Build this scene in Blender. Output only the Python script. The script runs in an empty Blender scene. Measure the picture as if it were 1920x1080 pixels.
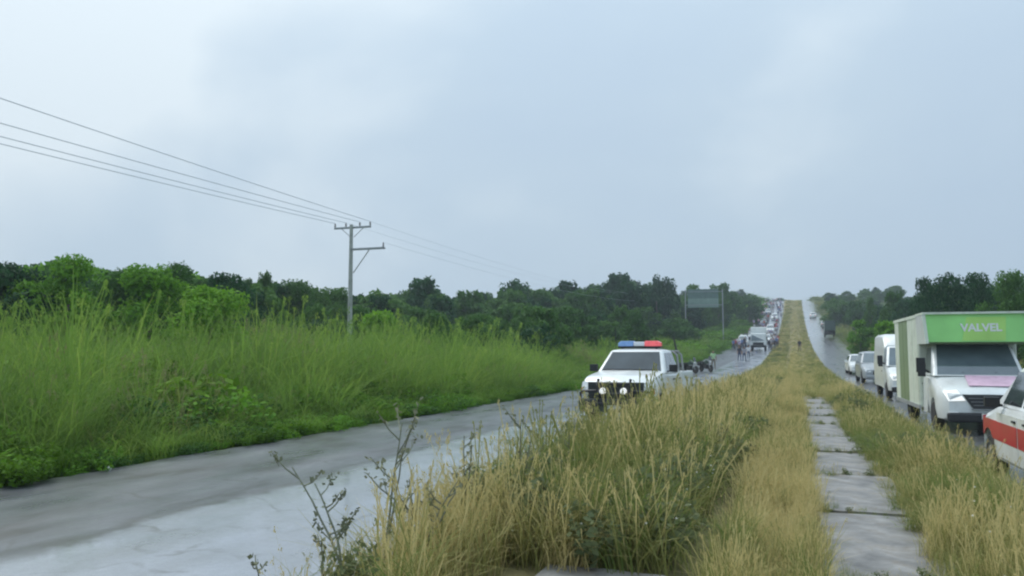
import bpy, math, random
import numpy as np
from mathutils import Vector, Matrix, Euler
random.seed(7); rng = np.random.default_rng(7)
R = math.radians
scn = bpy.context.scene
COL = scn.collection

# ------------------------------------------------------------------ camera
F, YAW, HOR, CAMZ = 1500.0, R(19.46), 660.0, 1.90
cam_d = bpy.data.cameras.new('camera'); cam = bpy.data.objects.new('camera', cam_d); COL.objects.link(cam)
cam_d.sensor_width = 36; cam_d.lens = 36 * F / 1920
cam_d.clip_start = 0.05; cam_d.clip_end = 6000
cam.location = (0, 0, CAMZ)
cam.rotation_euler = (R(90) + math.atan((HOR - 540) / F), 0, YAW)
scn.camera = cam

# ------------------------------------------------------------------ world, sun, exposure
SUN_EL, SUN_AZ = R(52), R(152)
w = bpy.data.worlds.new('World'); scn.world = w; w.use_nodes = True
nt = w.node_tree; nt.nodes.clear(); N = nt.nodes.new; L = nt.links.new
out = N('ShaderNodeOutputWorld'); bg = N('ShaderNodeBackground'); bg.inputs['Strength'].default_value = 0.1
sky = N('ShaderNodeTexSky'); sky.sky_type = 'NISHITA'; sky.sun_disc = False
sky.sun_elevation = SUN_EL; sky.sun_rotation = R(90) - SUN_AZ; sky.dust_density = 2.0
tc = N('ShaderNodeTexCoord')
mp = N('ShaderNodeMapping'); mp.inputs['Scale'].default_value = (1.0, 1.0, 1.5); mp.inputs['Location'].default_value = (0.35, 0.1, 0.55)
n1 = N('ShaderNodeTexNoise'); n1.inputs['Scale'].default_value = 1.9; n1.inputs['Detail'].default_value = 5; n1.inputs['Roughness'].default_value = 0.45
n1.inputs['Distortion'].default_value = 0.25
L(tc.outputs['Generated'], mp.inputs['Vector']); L(mp.outputs['Vector'], n1.inputs['Vector'])
cr = N('ShaderNodeValToRGB'); L(n1.outputs['Fac'], cr.inputs['Fac'])
cr.color_ramp.elements[0].position = 0.34; cr.color_ramp.elements[0].color = (0.378, 0.480, 0.590, 1)
cr.color_ramp.elements[1].position = 0.68; cr.color_ramp.elements[1].color = (0.575, 0.655, 0.710, 1)
e = cr.color_ramp.elements.new(0.5); e.color = (0.413, 0.514, 0.608, 1)
sc = N('ShaderNodeVectorMath'); sc.operation = 'SCALE'; sc.inputs['Scale'].default_value = 10.0
L(cr.outputs['Color'], sc.inputs[0])
# overcast sky: brighter towards the zenith
sep = N('ShaderNodeSeparateXYZ'); L(tc.outputs['Generated'], sep.inputs[0])
zr = N('ShaderNodeMapRange'); zr.inputs['From Min'].default_value = 0.0; zr.inputs['From Max'].default_value = 1.0
zr.inputs['To Min'].default_value = 0.97; zr.inputs['To Max'].default_value = 1.9
pw = N('ShaderNodeMath'); pw.operation = 'POWER'; pw.use_clamp = True; pw.inputs[1].default_value = 1.7; L(sep.outputs['Z'], pw.inputs[0]); L(pw.outputs[0], zr.inputs['Value'])
# thinner, brighter cloud round the hidden sun
SD = (math.cos(SUN_EL) * math.cos(SUN_AZ), math.cos(SUN_EL) * math.sin(SUN_AZ), math.sin(SUN_EL))
dt = N('ShaderNodeVectorMath'); dt.operation = 'DOT_PRODUCT'; L(tc.outputs['Generated'], dt.inputs[0]); dt.inputs[1].default_value = SD
gl = N('ShaderNodeMapRange'); gl.interpolation_type = 'SMOOTHSTEP'; gl.inputs['From Min'].default_value = 0.60; gl.inputs['From Max'].default_value = 0.92; gl.inputs['To Min'].default_value = -0.07; gl.inputs['To Max'].default_value = 0.34; L(dt.outputs['Value'], gl.inputs['Value'])
ga = N('ShaderNodeMath'); ga.operation = 'ADD'; L(n1.outputs['Fac'], ga.inputs[0]); L(gl.outputs[0], ga.inputs[1]); L(ga.outputs[0], cr.inputs['Fac'])
sc2 = N('ShaderNodeVectorMath'); sc2.operation = 'SCALE'; L(sc.outputs[0], sc2.inputs[0]); L(zr.outputs[0], sc2.inputs['Scale'])
mx = N('ShaderNodeMix'); mx.data_type = 'RGBA'; mx.inputs['Factor'].default_value = 0.96
L(sky.outputs['Color'], mx.inputs['A']); L(sc2.outputs[0], mx.inputs['B'])
L(mx.outputs['Result'], bg.inputs['Color']); L(bg.outputs[0], out.inputs['Surface'])

sl = bpy.data.lights.new('sun', 'SUN'); sun = bpy.data.objects.new('sun', sl); COL.objects.link(sun)
sl.energy = 1.5; sl.angle = R(40); sl.color = (1.0, 0.97, 0.92)
sd = Vector((math.cos(SUN_EL) * math.cos(SUN_AZ), math.cos(SUN_EL) * math.sin(SUN_AZ), math.sin(SUN_EL)))
sun.rotation_euler = (-sd).to_track_quat('-Z', 'Y').to_euler(); sun.location = (0, 0, 60)
vs = scn.view_settings
vs.view_transform = 'Standard'; vs.look = 'None'; vs.exposure = 0.32; vs.gamma = 1.0; vs.use_curve_mapping = False
scn.cycles.filter_width = 2.2
scn.cycles.use_denoising = True
scn.cycles.max_bounces = 8; scn.cycles.volume_bounces = 0; scn.cycles.transparent_max_bounces = 12

# ------------------------------------------------------------------ materials
def mat_base(name):
    m = bpy.data.materials.new(name); m.use_nodes = True
    t = m.node_tree; b = t.nodes['Principled BSDF']
    return m, t, b, t.nodes.new, t.links.new
def ramp(t, fac, stops):
    n = t.nodes.new('ShaderNodeValToRGB'); t.links.new(fac, n.inputs['Fac'])
    els = n.color_ramp.elements
    els[0].position, els[0].color = stops[0][0], (*stops[0][1], 1)
    els[1].position, els[1].color = stops[-1][0], (*stops[-1][1], 1)
    for p, c in stops[1:-1]:
        q = els.new(p); q.color = (*c, 1)
    return n.outputs['Color']
def pm(name, col, rough=0.5, metal=0.0, var=0.12, scale=6.0, coat=0.0, bump=0.0, spec=0.5, dirt=0.0, emit=None):
    m, t, b, N, L = mat_base(name)
    g = N('ShaderNodeTexCoord')
    n = N('ShaderNodeTexNoise'); n.inputs['Scale'].default_value = scale; n.inputs['Detail'].default_value = 6
    L(g.outputs['Object'], n.inputs['Vector'])
    c = ramp(t, n.outputs['Fac'], [(0.3, tuple(x * (1 - var) for x in col)), (0.7, tuple(min(1, x * (1 + var)) for x in col))])
    if dirt:
        n2 = N('ShaderNodeTexNoise'); n2.inputs['Scale'].default_value = 3.2; n2.inputs['Detail'].default_value = 9; n2.inputs['Roughness'].default_value = 0.7
        L(g.outputs['Object'], n2.inputs['Vector'])
        mr = N('ShaderNodeMapRange'); mr.inputs['From Min'].default_value = 0.48; mr.inputs['From Max'].default_value = 0.72
        mr.inputs['To Max'].default_value = dirt; L(n2.outputs['Fac'], mr.inputs['Value'])
        mm = N('ShaderNodeMix'); mm.data_type = 'RGBA'; L(mr.outputs[0], mm.inputs['Factor']); L(c, mm.inputs['A'])
        mm.inputs['B'].default_value = (0.16, 0.13, 0.09, 1); c = mm.outputs['Result']
    L(c, b.inputs['Base Color'])
    rr = N('ShaderNodeMapRange'); rr.inputs['To Min'].default_value = max(0.02, rough - 0.08); rr.inputs['To Max'].default_value = min(1, rough + 0.12)
    L(n.outputs['Fac'], rr.inputs['Value']); L(rr.outputs[0], b.inputs['Roughness'])
    b.inputs['Metallic'].default_value = metal; b.inputs['Specular IOR Level'].default_value = spec
    b.inputs['Coat Weight'].default_value = coat; b.inputs['Coat Roughness'].default_value = 0.08
    if bump:
        bn = N('ShaderNodeBump'); bn.inputs['Strength'].default_value = bump; bn.inputs['Distance'].default_value = 0.02
        n3 = N('ShaderNodeTexNoise'); n3.inputs['Scale'].default_value = scale * 6; n3.inputs['Detail'].default_value = 5
        L(g.outputs['Object'], n3.inputs['Vector']); L(n3.outputs['Fac'], bn.inputs['Height']); L(bn.outputs[0], b.inputs['Normal'])
    if emit:
        b.inputs['Emission Color'].default_value = (*emit[:3], 1); b.inputs['Emission Strength'].default_value = emit[3]
    return m
def leaf_mat(name, c0, c1, c2, trans=0.35, rough=0.7, patch=0.0):
    """foliage: every plant and every blade differs a little"""
    m, t, b, N, L = mat_base(name)
    oi = N('ShaderNodeObjectInfo'); g = N('ShaderNodeNewGeometry')
    ad = N('ShaderNodeMath'); ad.operation = 'MULTIPLY_ADD'; ad.inputs[1].default_value = 0.55
    L(oi.outputs['Random'], ad.inputs[0])
    ml = N('ShaderNodeMath'); ml.operation = 'MULTIPLY'; ml.inputs[1].default_value = 0.45
    L(g.outputs['Random Per Island'], ml.inputs[0]); L(ml.outputs[0], ad.inputs[2])
    col = ramp(t, ad.outputs[0], [(0.0, c0), (0.5, c1), (1.0, c2)])
    if patch:
        nz = N('ShaderNodeTexNoise'); nz.inputs['Scale'].default_value = 0.35; nz.inputs['Detail'].default_value = 2
        L(g.outputs['Position'], nz.inputs['Vector'])
        col2 = ramp(t, ad.outputs[0], [(0.0, tuple(x * 0.75 for x in c0)), (0.5, tuple(x * 0.8 for x in c0)), (1.0, c1)])
        mr = N('ShaderNodeMapRange'); mr.inputs['From Min'].default_value = 0.4; mr.inputs['From Max'].default_value = 0.6; mr.inputs['To Max'].default_value = patch
        L(nz.outputs['Fac'], mr.inputs['Value'])
        mm = N('ShaderNodeMix'); mm.data_type = 'RGBA'; L(mr.outputs[0], mm.inputs['Factor']); L(col, mm.inputs['A']); L(col2, mm.inputs['B'])
        col = mm.outputs['Result']
    L(col, b.inputs['Base Color']); b.inputs['Roughness'].default_value = rough; b.inputs['Specular IOR Level'].default_value = 0.14
    tr = N('ShaderNodeBsdfTranslucent'); hs = N('ShaderNodeHueSaturation'); hs.inputs['Value'].default_value = 1.35
    L(col, hs.inputs['Color']); L(hs.outputs[0], tr.inputs['Color'])
    ms = N('ShaderNodeMixShader'); ms.inputs[0].default_value = trans
    o = t.nodes['Material Output']
    L(b.outputs[0], ms.inputs[1]); L(tr.outputs[0], ms.inputs[2]); L(ms.outputs[0], o.inputs['Surface'])
    return m

M = {}
M['cane'] = leaf_mat('cane_grass', (0.118, 0.220, 0.038), (0.184, 0.308, 0.053), (0.310, 0.382, 0.081), 0.4, patch=0.5)
M['plume'] = leaf_mat('grass_plume', (0.19, 0.21, 0.08), (0.23, 0.24, 0.1), (0.26, 0.25, 0.12), 0.3)
M['creeper'] = leaf_mat('creeper_leaf', (0.056, 0.127, 0.010), (0.102, 0.222, 0.013), (0.176, 0.312, 0.020), 0.35, patch=0.8)
M['straw'] = leaf_mat('dry_straw', (0.435, 0.363, 0.152), (0.541, 0.459, 0.210), (0.625, 0.536, 0.263), 0.3)
M['olive'] = leaf_mat('olive_grass', (0.18, 0.195, 0.06), (0.255, 0.26, 0.09), (0.33, 0.305, 0.12), 0.35)
M['green'] = leaf_mat('green_grass', (0.105, 0.168, 0.035), (0.147, 0.210, 0.050), (0.210, 0.247, 0.070), 0.35)
M['tree_a'] = leaf_mat('leaf_bright', (0.059, 0.156, 0.013), (0.105, 0.251, 0.019), (0.178, 0.356, 0.024), 0.3)
M['tree_b'] = leaf_mat('leaf_dark', (0.013, 0.052, 0.017), (0.020, 0.074, 0.024), (0.032, 0.101, 0.029), 0.25)
M['tree_c'] = leaf_mat('leaf_mid', (0.033, 0.092, 0.018), (0.054, 0.135, 0.025), (0.087, 0.182, 0.034), 0.3)
M['bark'] = pm('bark', (0.12, 0.10, 0.075), 0.85, var=0.35, scale=9, bump=0.5)
M['stalk'] = pm('weed_stalk', (0.20, 0.21, 0.15), 0.8, var=0.3, scale=20)
M['seed'] = leaf_mat('seed_head', (0.104, 0.122, 0.081), (0.170, 0.183, 0.114), (0.265, 0.264, 0.163), 0.15)
M['weedleaf'] = leaf_mat('weed_leaf', (0.10, 0.13, 0.06), (0.14, 0.17, 0.08), (0.19, 0.20, 0.10), 0.3)
M['flower'] = pm('white_petals', (0.75, 0.75, 0.70), 0.6)
M['white'] = pm('white_paint', (0.74, 0.77, 0.76), 0.32, var=0.06, scale=2, coat=0.5, dirt=0.22)
M['white_old'] = pm('old_white_paint', (0.60, 0.65, 0.60), 0.4, var=0.08, scale=2, coat=0.2, dirt=0.35)
M['boxside'] = pm('box_side_panel', (0.64, 0.70, 0.60), 0.4, var=0.08, scale=1.5, dirt=0.3)
M['boxolive'] = pm('box_olive_band', (0.20, 0.27, 0.15), 0.45, var=0.1, scale=2, dirt=0.2)
M['boxgreen'] = pm('box_green_panel', (0.30, 0.70, 0.21), 0.38, var=0.14, scale=1.2, coat=0.2)
M['lime'] = pm('lime_panel', (0.40, 0.70, 0.17), 0.38, var=0.14, scale=1.2)
M['black'] = pm('black_plastic', (0.018, 0.019, 0.021), 0.5, var=0.2, scale=12)
M['grille'] = pm('dark_grille', (0.030, 0.036, 0.034), 0.45, var=0.25, scale=8)
M['tyre'] = pm('tyre_rubber', (0.022, 0.022, 0.022), 0.85, var=0.3, scale=15, dirt=0.3)
M['rim'] = pm('rim_alloy', (0.38, 0.39, 0.40), 0.35, metal=0.8, var=0.15, dirt=0.3)
M['chrome'] = pm('chrome', (0.62, 0.63, 0.64), 0.18, metal=1.0, var=0.05)
M['steel'] = pm('tube_steel', (0.30, 0.31, 0.31), 0.4, metal=0.6, var=0.15)
M['lamp'] = pm('headlight_glass', (0.80, 0.82, 0.82), 0.12, var=0.04, coat=1.0)
M['lit'] = pm('lit_headlight', (0.9, 0.9, 0.88), 0.2, var=0.02, emit=(1.0, 0.98, 0.92, .45))
M['amber'] = pm('amber_lens', (0.60, 0.22, 0.03), 0.2, var=0.1, coat=0.6)
M['redlens'] = pm('red_lens', (0.70, 0.09, 0.10), 0.25, var=0.1, coat=0.5, emit=(1.0, 0.16, 0.18, 0.25))
M['bluelens'] = pm('blue_lens', (0.13, 0.26, 0.50), 0.25, var=0.1, coat=0.5, emit=(0.25, 0.45, 0.9, 0.12))
M['clear'] = pm('clear_lens', (0.72, 0.74, 0.78), 0.15, var=0.04, coat=0.8)
M['red'] = pm('red_band', (0.50, 0.022, 0.045), 0.35, var=0.15, scale=2, coat=0.4, dirt=0.12)
M['pink'] = pm('pink_patch', (0.72, 0.50, 0.62), 0.5, var=0.12, scale=7)
M['cream'] = pm('cream_paint', (0.62, 0.57, 0.47), 0.4, var=0.1, scale=3, coat=0.3, dirt=0.3)
M['greycar'] = pm('grey_paint', (0.34, 0.37, 0.39), 0.3, var=0.08, scale=2, coat=0.5, dirt=0.2)
M['darkgreen'] = pm('dark_green_paint', (0.03, 0.06, 0.045), 0.4, var=0.15, scale=2, coat=0.3)
M['plate'] = pm('number_plate', (0.70, 0.70, 0.66), 0.5, var=0.08)
M['concrete_pole'] = pm('pole_concrete', (0.36, 0.38, 0.35), 0.8, var=0.2, scale=3, bump=0.2)
M['gal'] = pm('galvanised_steel', (0.34, 0.36, 0.37), 0.5, metal=0.3, var=0.2, scale=5)
M['porcelain'] = pm('porcelain', (0.22, 0.20, 0.20), 0.25, var=0.1, coat=0.6)
M['wire'] = pm('cable_aluminium', (0.55, 0.59, 0.64), 0.5, metal=0.3, var=0.1)
M['signback'] = pm('sign_back', (0.13, 0.20, 0.18), 0.55, metal=0.1, var=0.15, scale=1.5)
M['signband'] = pm('sign_pale_band', (0.22, 0.31, 0.27), 0.55, metal=0.1, var=0.12, scale=1.5)
M['wood'] = pm('dark_wood', (0.045, 0.055, 0.03), 0.85, var=0.3, scale=8, bump=0.4)
M['skin'] = pm('skin', (0.30, 0.17, 0.11), 0.6, var=0.08)
M['hair'] = pm('hair', (0.02, 0.016, 0.014), 0.6, var=0.2)
SHIRTS = {'white': (0.72, 0.72, 0.74), 'pink': (0.62, 0.36, 0.42), 'lilac': (0.44, 0.38, 0.56), 'grey': (0.32, 0.32, 0.36),
          'red': (0.50, 0.10, 0.10), 'blue': (0.16, 0.23, 0.44), 'dark': (0.05, 0.05, 0.07), 'pale green': (0.42, 0.62, 0.34)}
for k, c in SHIRTS.items(): M['shirt ' + k] = pm('cloth_' + k.replace(' ', '_'), c, 0.85, var=0.12, scale=10)
M['denim'] = pm('denim', (0.07, 0.09, 0.15), 0.85, var=0.2, scale=10)
M['khaki'] = pm('khaki_cloth', (0.22, 0.19, 0.14), 0.85, var=0.2, scale=10)
M['litter'] = pm('white_plastic_litter', (0.75, 0.78, 0.78), 0.5, var=0.08, scale=20)

def glass_mat(name, col, spec=.8, coat=.6):
    m, t, b, N, L = mat_base(name)
    g = N('ShaderNodeTexCoord'); n = N('ShaderNodeTexNoise'); n.inputs['Scale'].default_value = 1.6; n.inputs['Detail'].default_value = 4
    L(g.outputs['Object'], n.inputs['Vector'])
    L(ramp(t, n.outputs['Fac'], [(0.3, tuple(x * 0.8 for x in col)), (0.7, tuple(x * 1.25 for x in col))]), b.inputs['Base Color'])
    b.inputs['Roughness'].default_value = 0.06; b.inputs['Specular IOR Level'].default_value = spec
    b.inputs['Coat Weight'].default_value = coat; b.inputs['Coat Roughness'].default_value = 0.03
    return m
M['glass'] = glass_mat('tinted_glass', (0.035, 0.045, 0.05))
M['screen_dark'] = glass_mat('dark_windscreen_glass', (0.06, 0.075, 0.085), .35, .05)
M['screen'] = glass_mat('windscreen_glass', (0.10, 0.135, 0.15))

def asphalt(name, base, wet, seam_x=None, lo=None):
    m, t, b, N, L = mat_base(name)
    g = N('ShaderNodeNewGeometry')
    mp = N('ShaderNodeMapping'); mp.inputs['Scale'].default_value = (1.0, 0.30, 1.0); L(g.outputs['Position'], mp.inputs['Vector'])
    a = N('ShaderNodeTexNoise'); a.inputs['Scale'].default_value = 1.1; a.inputs['Detail'].default_value = 7; a.inputs['Roughness'].default_value = 0.6
    L(mp.outputs[0], a.inputs['Vector'])
    f = N('ShaderNodeTexNoise'); f.inputs['Scale'].default_value = 55; f.inputs['Detail'].default_value = 3; L(g.outputs['Position'], f.inputs['Vector'])
    lo_ = lo or tuple(x * 0.55 for x in base)
    c = ramp(t, a.outputs['Fac'], [(0.32, lo_), (0.52, base), (0.72, tuple(x * 1.25 for x in base))])
    mm = N('ShaderNodeMix'); mm.data_type = 'RGBA'; mm.blend_type = 'OVERLAY'; mm.inputs['Factor'].default_value = 0.35
    L(c, mm.inputs['A']); L(f.outputs['Fac'], mm.inputs['B']); c = mm.outputs['Result']
    if seam_x is not None:      # ragged tar seam between the two lanes
        sp = N('ShaderNodeSeparateXYZ'); L(g.outputs['Position'], sp.inputs[0])
        nz = N('ShaderNodeTexNoise'); nz.inputs['Scale'].default_value = 0.9; nz.inputs['Detail'].default_value = 6; L(g.outputs['Position'], nz.inputs['Vector'])
        q = N('ShaderNodeMath'); q.operation = 'MULTIPLY_ADD'; q.inputs[1].default_value = 0.9; q.inputs[2].default_value = -seam_x - 0.45
        L(nz.outputs['Fac'], q.inputs[0])
        s = N('ShaderNodeMath'); s.operation = 'ADD'; L(sp.outputs['X'], s.inputs[0]); L(q.outputs[0], s.inputs[1])
        ab = N('ShaderNodeMath'); ab.operation = 'ABSOLUTE'; L(s.outputs[0], ab.inputs[0])
        mr = N('ShaderNodeMapRange'); mr.inputs['From Min'].default_value = 0.05; mr.inputs['From Max'].default_value = 0.12
        mr.inputs['To Min'].default_value = 0.7; mr.inputs['To Max'].default_value = 0.0; L(ab.outputs[0], mr.inputs['Value'])
        m2 = N('ShaderNodeMix'); m2.data_type = 'RGBA'; L(mr.outputs[0], m2.inputs['Factor']); L(c, m2.inputs['A']); m2.inputs['B'].default_value = (0.02, 0.02, 0.022, 1)
        c = m2.outputs['Result']
    L(c, b.inputs['Base Color'])
    rr = N('ShaderNodeMapRange'); rr.inputs['From Min'].default_value = 0.35; rr.inputs['From Max'].default_value = 0.65
    rr.inputs['To Min'].default_value = wet[0]; rr.inputs['To Max'].default_value = wet[1]
    L(a.outputs['Fac'], rr.inputs['Value']); L(rr.outputs[0], b.inputs['Roughness'])
    b.inputs['Coat Weight'].default_value = wet[2]; b.inputs['Coat Roughness'].default_value = wet[3]; b.inputs['Coat IOR'].default_value = 1.4
    bn = N('ShaderNodeBump'); bn.inputs['Strength'].default_value = 0.25; bn.inputs['Distance'].default_value = 0.004
    L(f.outputs['Fac'], bn.inputs['Height']); L(bn.outputs[0], b.inputs['Normal'])
    return m
M['lane_right'] = asphalt('right_asphalt', (0.165, 0.17, 0.18), (0.24, 0.4, 0.8, 0.12), seam_x=6.2)
M['slab'] = pm('walk_concrete', (0.215, 0.212, 0.205), 0.6, var=0.5, scale=2.6, bump=0.5, dirt=0.85)
def lane_mat():
    m = asphalt('wet_asphalt', (0.200, 0.222, 0.260), (0.26, 0.42, 1.0, 0.16), lo=(0.15, 0.158, 0.176)); t = m.node_tree; N, L = t.nodes.new, t.links.new
    b = t.nodes['Principled BSDF']; near = b.inputs['Base Color'].links[0].from_socket; g = N('ShaderNodeNewGeometry')
    sp = N('ShaderNodeSeparateXYZ'); L(g.outputs['Position'], sp.inputs[0])
    nz = N('ShaderNodeTexNoise'); nz.inputs['Scale'].default_value = .8; nz.inputs['Detail'].default_value = 7; nz.inputs['Roughness'].default_value = .62; L(g.outputs['Position'], nz.inputs['Vector'])
    q = N('ShaderNodeMath'); q.operation = 'MULTIPLY_ADD'; q.inputs[1].default_value = 1.1; L(nz.outputs['Fac'], q.inputs[0]); L(sp.outputs['X'], q.inputs[2])
    mk = N('ShaderNodeMapRange'); mk.interpolation_type = 'SMOOTHSTEP'; mk.inputs['From Min'].default_value = -6.55; mk.inputs['From Max'].default_value = -6.05; L(q.outputs[0], mk.inputs['Value'])
    mp = N('ShaderNodeMapping'); mp.inputs['Scale'].default_value = (1.0, .42, 1.0); mp.inputs['Rotation'].default_value = (0, 0, .35); L(g.outputs['Position'], mp.inputs['Vector'])
    n2 = N('ShaderNodeTexNoise'); n2.inputs['Scale'].default_value = .95; n2.inputs['Detail'].default_value = 8; n2.inputs['Roughness'].default_value = .6; L(mp.outputs[0], n2.inputs['Vector'])
    far = ramp(t, n2.outputs['Fac'], [(0.38, (0.018, 0.020, 0.024)), (0.46, (0.058, 0.063, 0.075)), (0.58, (0.085, 0.092, 0.108)), (0.75, (0.15, 0.158, 0.172))])
    mm = N('ShaderNodeMix'); mm.data_type = 'RGBA'; L(mk.outputs[0], mm.inputs['Factor']); L(far, mm.inputs['A']); L(near, mm.inputs['B'])
    # thin ragged tar line where the lanes meet
    ab = N('ShaderNodeMath'); ab.operation = 'MULTIPLY_ADD'; ab.inputs[1].default_value = 1.0; ab.inputs[2].default_value = 6.45; L(q.outputs[0], ab.inputs[0])
    a2 = N('ShaderNodeMath'); a2.operation = 'ABSOLUTE'; L(ab.outputs[0], a2.inputs[0])
    m3 = N('ShaderNodeMapRange'); m3.inputs['From Min'].default_value = .03; m3.inputs['From Max'].default_value = .20; m3.inputs['To Min'].default_value = .85; m3.inputs['To Max'].default_value = 0; L(a2.outputs[0], m3.inputs['Value'])
    gt = N('ShaderNodeMapRange'); gt.inputs['From Min'].default_value = .42; gt.inputs['From Max'].default_value = .52; L(n2.outputs['Fac'], gt.inputs['Value'])
    mu = N('ShaderNodeMath'); mu.operation = 'MULTIPLY'; L(m3.outputs[0], mu.inputs[0]); L(gt.outputs[0], mu.inputs[1])
    m4 = N('ShaderNodeMix'); m4.data_type = 'RGBA'; L(mu.outputs[0], m4.inputs['Factor']); L(mm.outputs['Result'], m4.inputs['A']); m4.inputs['B'].default_value = (.03, .031, .034, 1)
    wv = N('ShaderNodeTexNoise'); wv.inputs['Scale'].default_value = 1.3; wv.inputs['Detail'].default_value = 3; L(g.outputs['Position'], wv.inputs['Vector'])
    va = N('ShaderNodeVectorMath'); va.operation = 'SCALE'; va.inputs['Scale'].default_value = .9; L(wv.outputs['Color'], va.inputs[0])
    vb = N('ShaderNodeVectorMath'); vb.operation = 'ADD'; L(va.outputs[0], vb.inputs[0]); L(g.outputs['Position'], vb.inputs[1])
    vo = N('ShaderNodeTexVoronoi'); vo.feature = 'DISTANCE_TO_EDGE'; vo.inputs['Scale'].default_value = .55; L(vb.outputs[0], vo.inputs['Vector'])
    ck = N('ShaderNodeMapRange'); ck.inputs['From Min'].default_value = .008; ck.inputs['From Max'].default_value = .03; ck.inputs['To Min'].default_value = .7; ck.inputs['To Max'].default_value = 0; L(vo.outputs['Distance'], ck.inputs['Value'])
    cg = N('ShaderNodeMapRange'); cg.inputs['From Min'].default_value = .48; cg.inputs['From Max'].default_value = .60; L(nz.outputs['Fac'], cg.inputs['Value'])
    cm = N('ShaderNodeMath'); cm.operation = 'MULTIPLY'; L(ck.outputs[0], cm.inputs[0]); L(cg.outputs[0], cm.inputs[1])
    m5 = N('ShaderNodeMix'); m5.data_type = 'RGBA'; L(cm.outputs[0], m5.inputs['Factor']); L(m4.outputs['Result'], m5.inputs['A']); m5.inputs['B'].default_value = (.03, .03, .032, 1)
    gr = N('ShaderNodeTexNoise'); gr.inputs['Scale'].default_value = 11; gr.inputs['Detail'].default_value = 6; gr.inputs['Roughness'].default_value = .75; L(g.outputs['Position'], gr.inputs['Vector'])
    m6 = N('ShaderNodeMix'); m6.data_type = 'RGBA'; m6.blend_type = 'OVERLAY'; m6.inputs['Factor'].default_value = .40; L(m5.outputs['Result'], m6.inputs['A']); L(gr.outputs['Fac'], m6.inputs['B'])
    L(m6.outputs['Result'], b.inputs['Base Color'])
    pr = N('ShaderNodeMapRange'); pr.inputs['From Min'].default_value = .38; pr.inputs['From Max'].default_value = .58; pr.inputs['To Min'].default_value = .05; pr.inputs['To Max'].default_value = .24; L(nz.outputs['Fac'], pr.inputs['Value']); L(pr.outputs[0], b.inputs['Coat Roughness'])
    cw = N('ShaderNodeMapRange'); cw.inputs['To Min'].default_value = .12; cw.inputs['To Max'].default_value = .9
    ms = N('ShaderNodeMath'); ms.operation = 'MULTIPLY_ADD'; ms.inputs[1].default_value = .5; ms.use_clamp = True; L(n2.outputs['Fac'], ms.inputs[0])
    hm = N('ShaderNodeMath'); hm.operation = 'MULTIPLY_ADD'; hm.inputs[1].default_value = .9; hm.inputs[2].default_value = -.2; L(mk.outputs[0], hm.inputs[0]); L(hm.outputs[0], ms.inputs[2])
    L(ms.outputs[0], cw.inputs['Value']); L(cw.outputs[0], b.inputs['Coat Weight'])
    return m
M['lane_left'] = lane_mat()
def soil_mat():
    m, t, b, N, L = mat_base('grassy_soil')
    g = N('ShaderNodeNewGeometry')
    n = N('ShaderNodeTexNoise'); n.inputs['Scale'].default_value = 0.5; n.inputs['Detail'].default_value = 8; n.inputs['Roughness'].default_value = 0.65
    L(g.outputs['Position'], n.inputs['Vector'])
    sp = N('ShaderNodeSeparateXYZ'); L(g.outputs['Position'], sp.inputs[0])
    ca = ramp(t, n.outputs['Fac'], [(0.3, (0.030, 0.050, 0.014)), (0.5, (0.050, 0.085, 0.020)), (0.7, (0.085, 0.12, 0.035))])
    cb = ramp(t, n.outputs['Fac'], [(0.3, (0.13, 0.11, 0.06)), (0.5, (0.20, 0.18, 0.085)), (0.7, (0.27, 0.23, 0.12))])
    ab = N('ShaderNodeMath'); ab.operation = 'ABSOLUTE'; L(sp.outputs['X'], ab.inputs[0])
    mr = N('ShaderNodeMapRange'); mr.inputs['From Min'].default_value = 4.0; mr.inputs['From Max'].default_value = 8.0; L(ab.outputs[0], mr.inputs['Value'])
    mm = N('ShaderNodeMix'); mm.data_type = 'RGBA'; L(mr.outputs[0], mm.inputs['Factor']); L(cb, mm.inputs['A']); L(ca, mm.inputs['B'])
    L(mm.outputs['Result'], b.inputs['Base Color']); b.inputs['Roughness'].default_value = 0.95; b.inputs['Specular IOR Level'].default_value = 0.2
    f = N('ShaderNodeTexNoise'); f.inputs['Scale'].default_value = 14; f.inputs['Detail'].default_value = 6; L(g.outputs['Position'], f.inputs['Vector'])
    bn = N('ShaderNodeBump'); bn.inputs['Strength'].default_value = 0.6; bn.inputs['Distance'].default_value = 0.05
    L(f.outputs['Fac'], bn.inputs['Height']); L(bn.outputs[0], b.inputs['Normal'])
    return m
M['soil'] = soil_mat()

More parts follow.
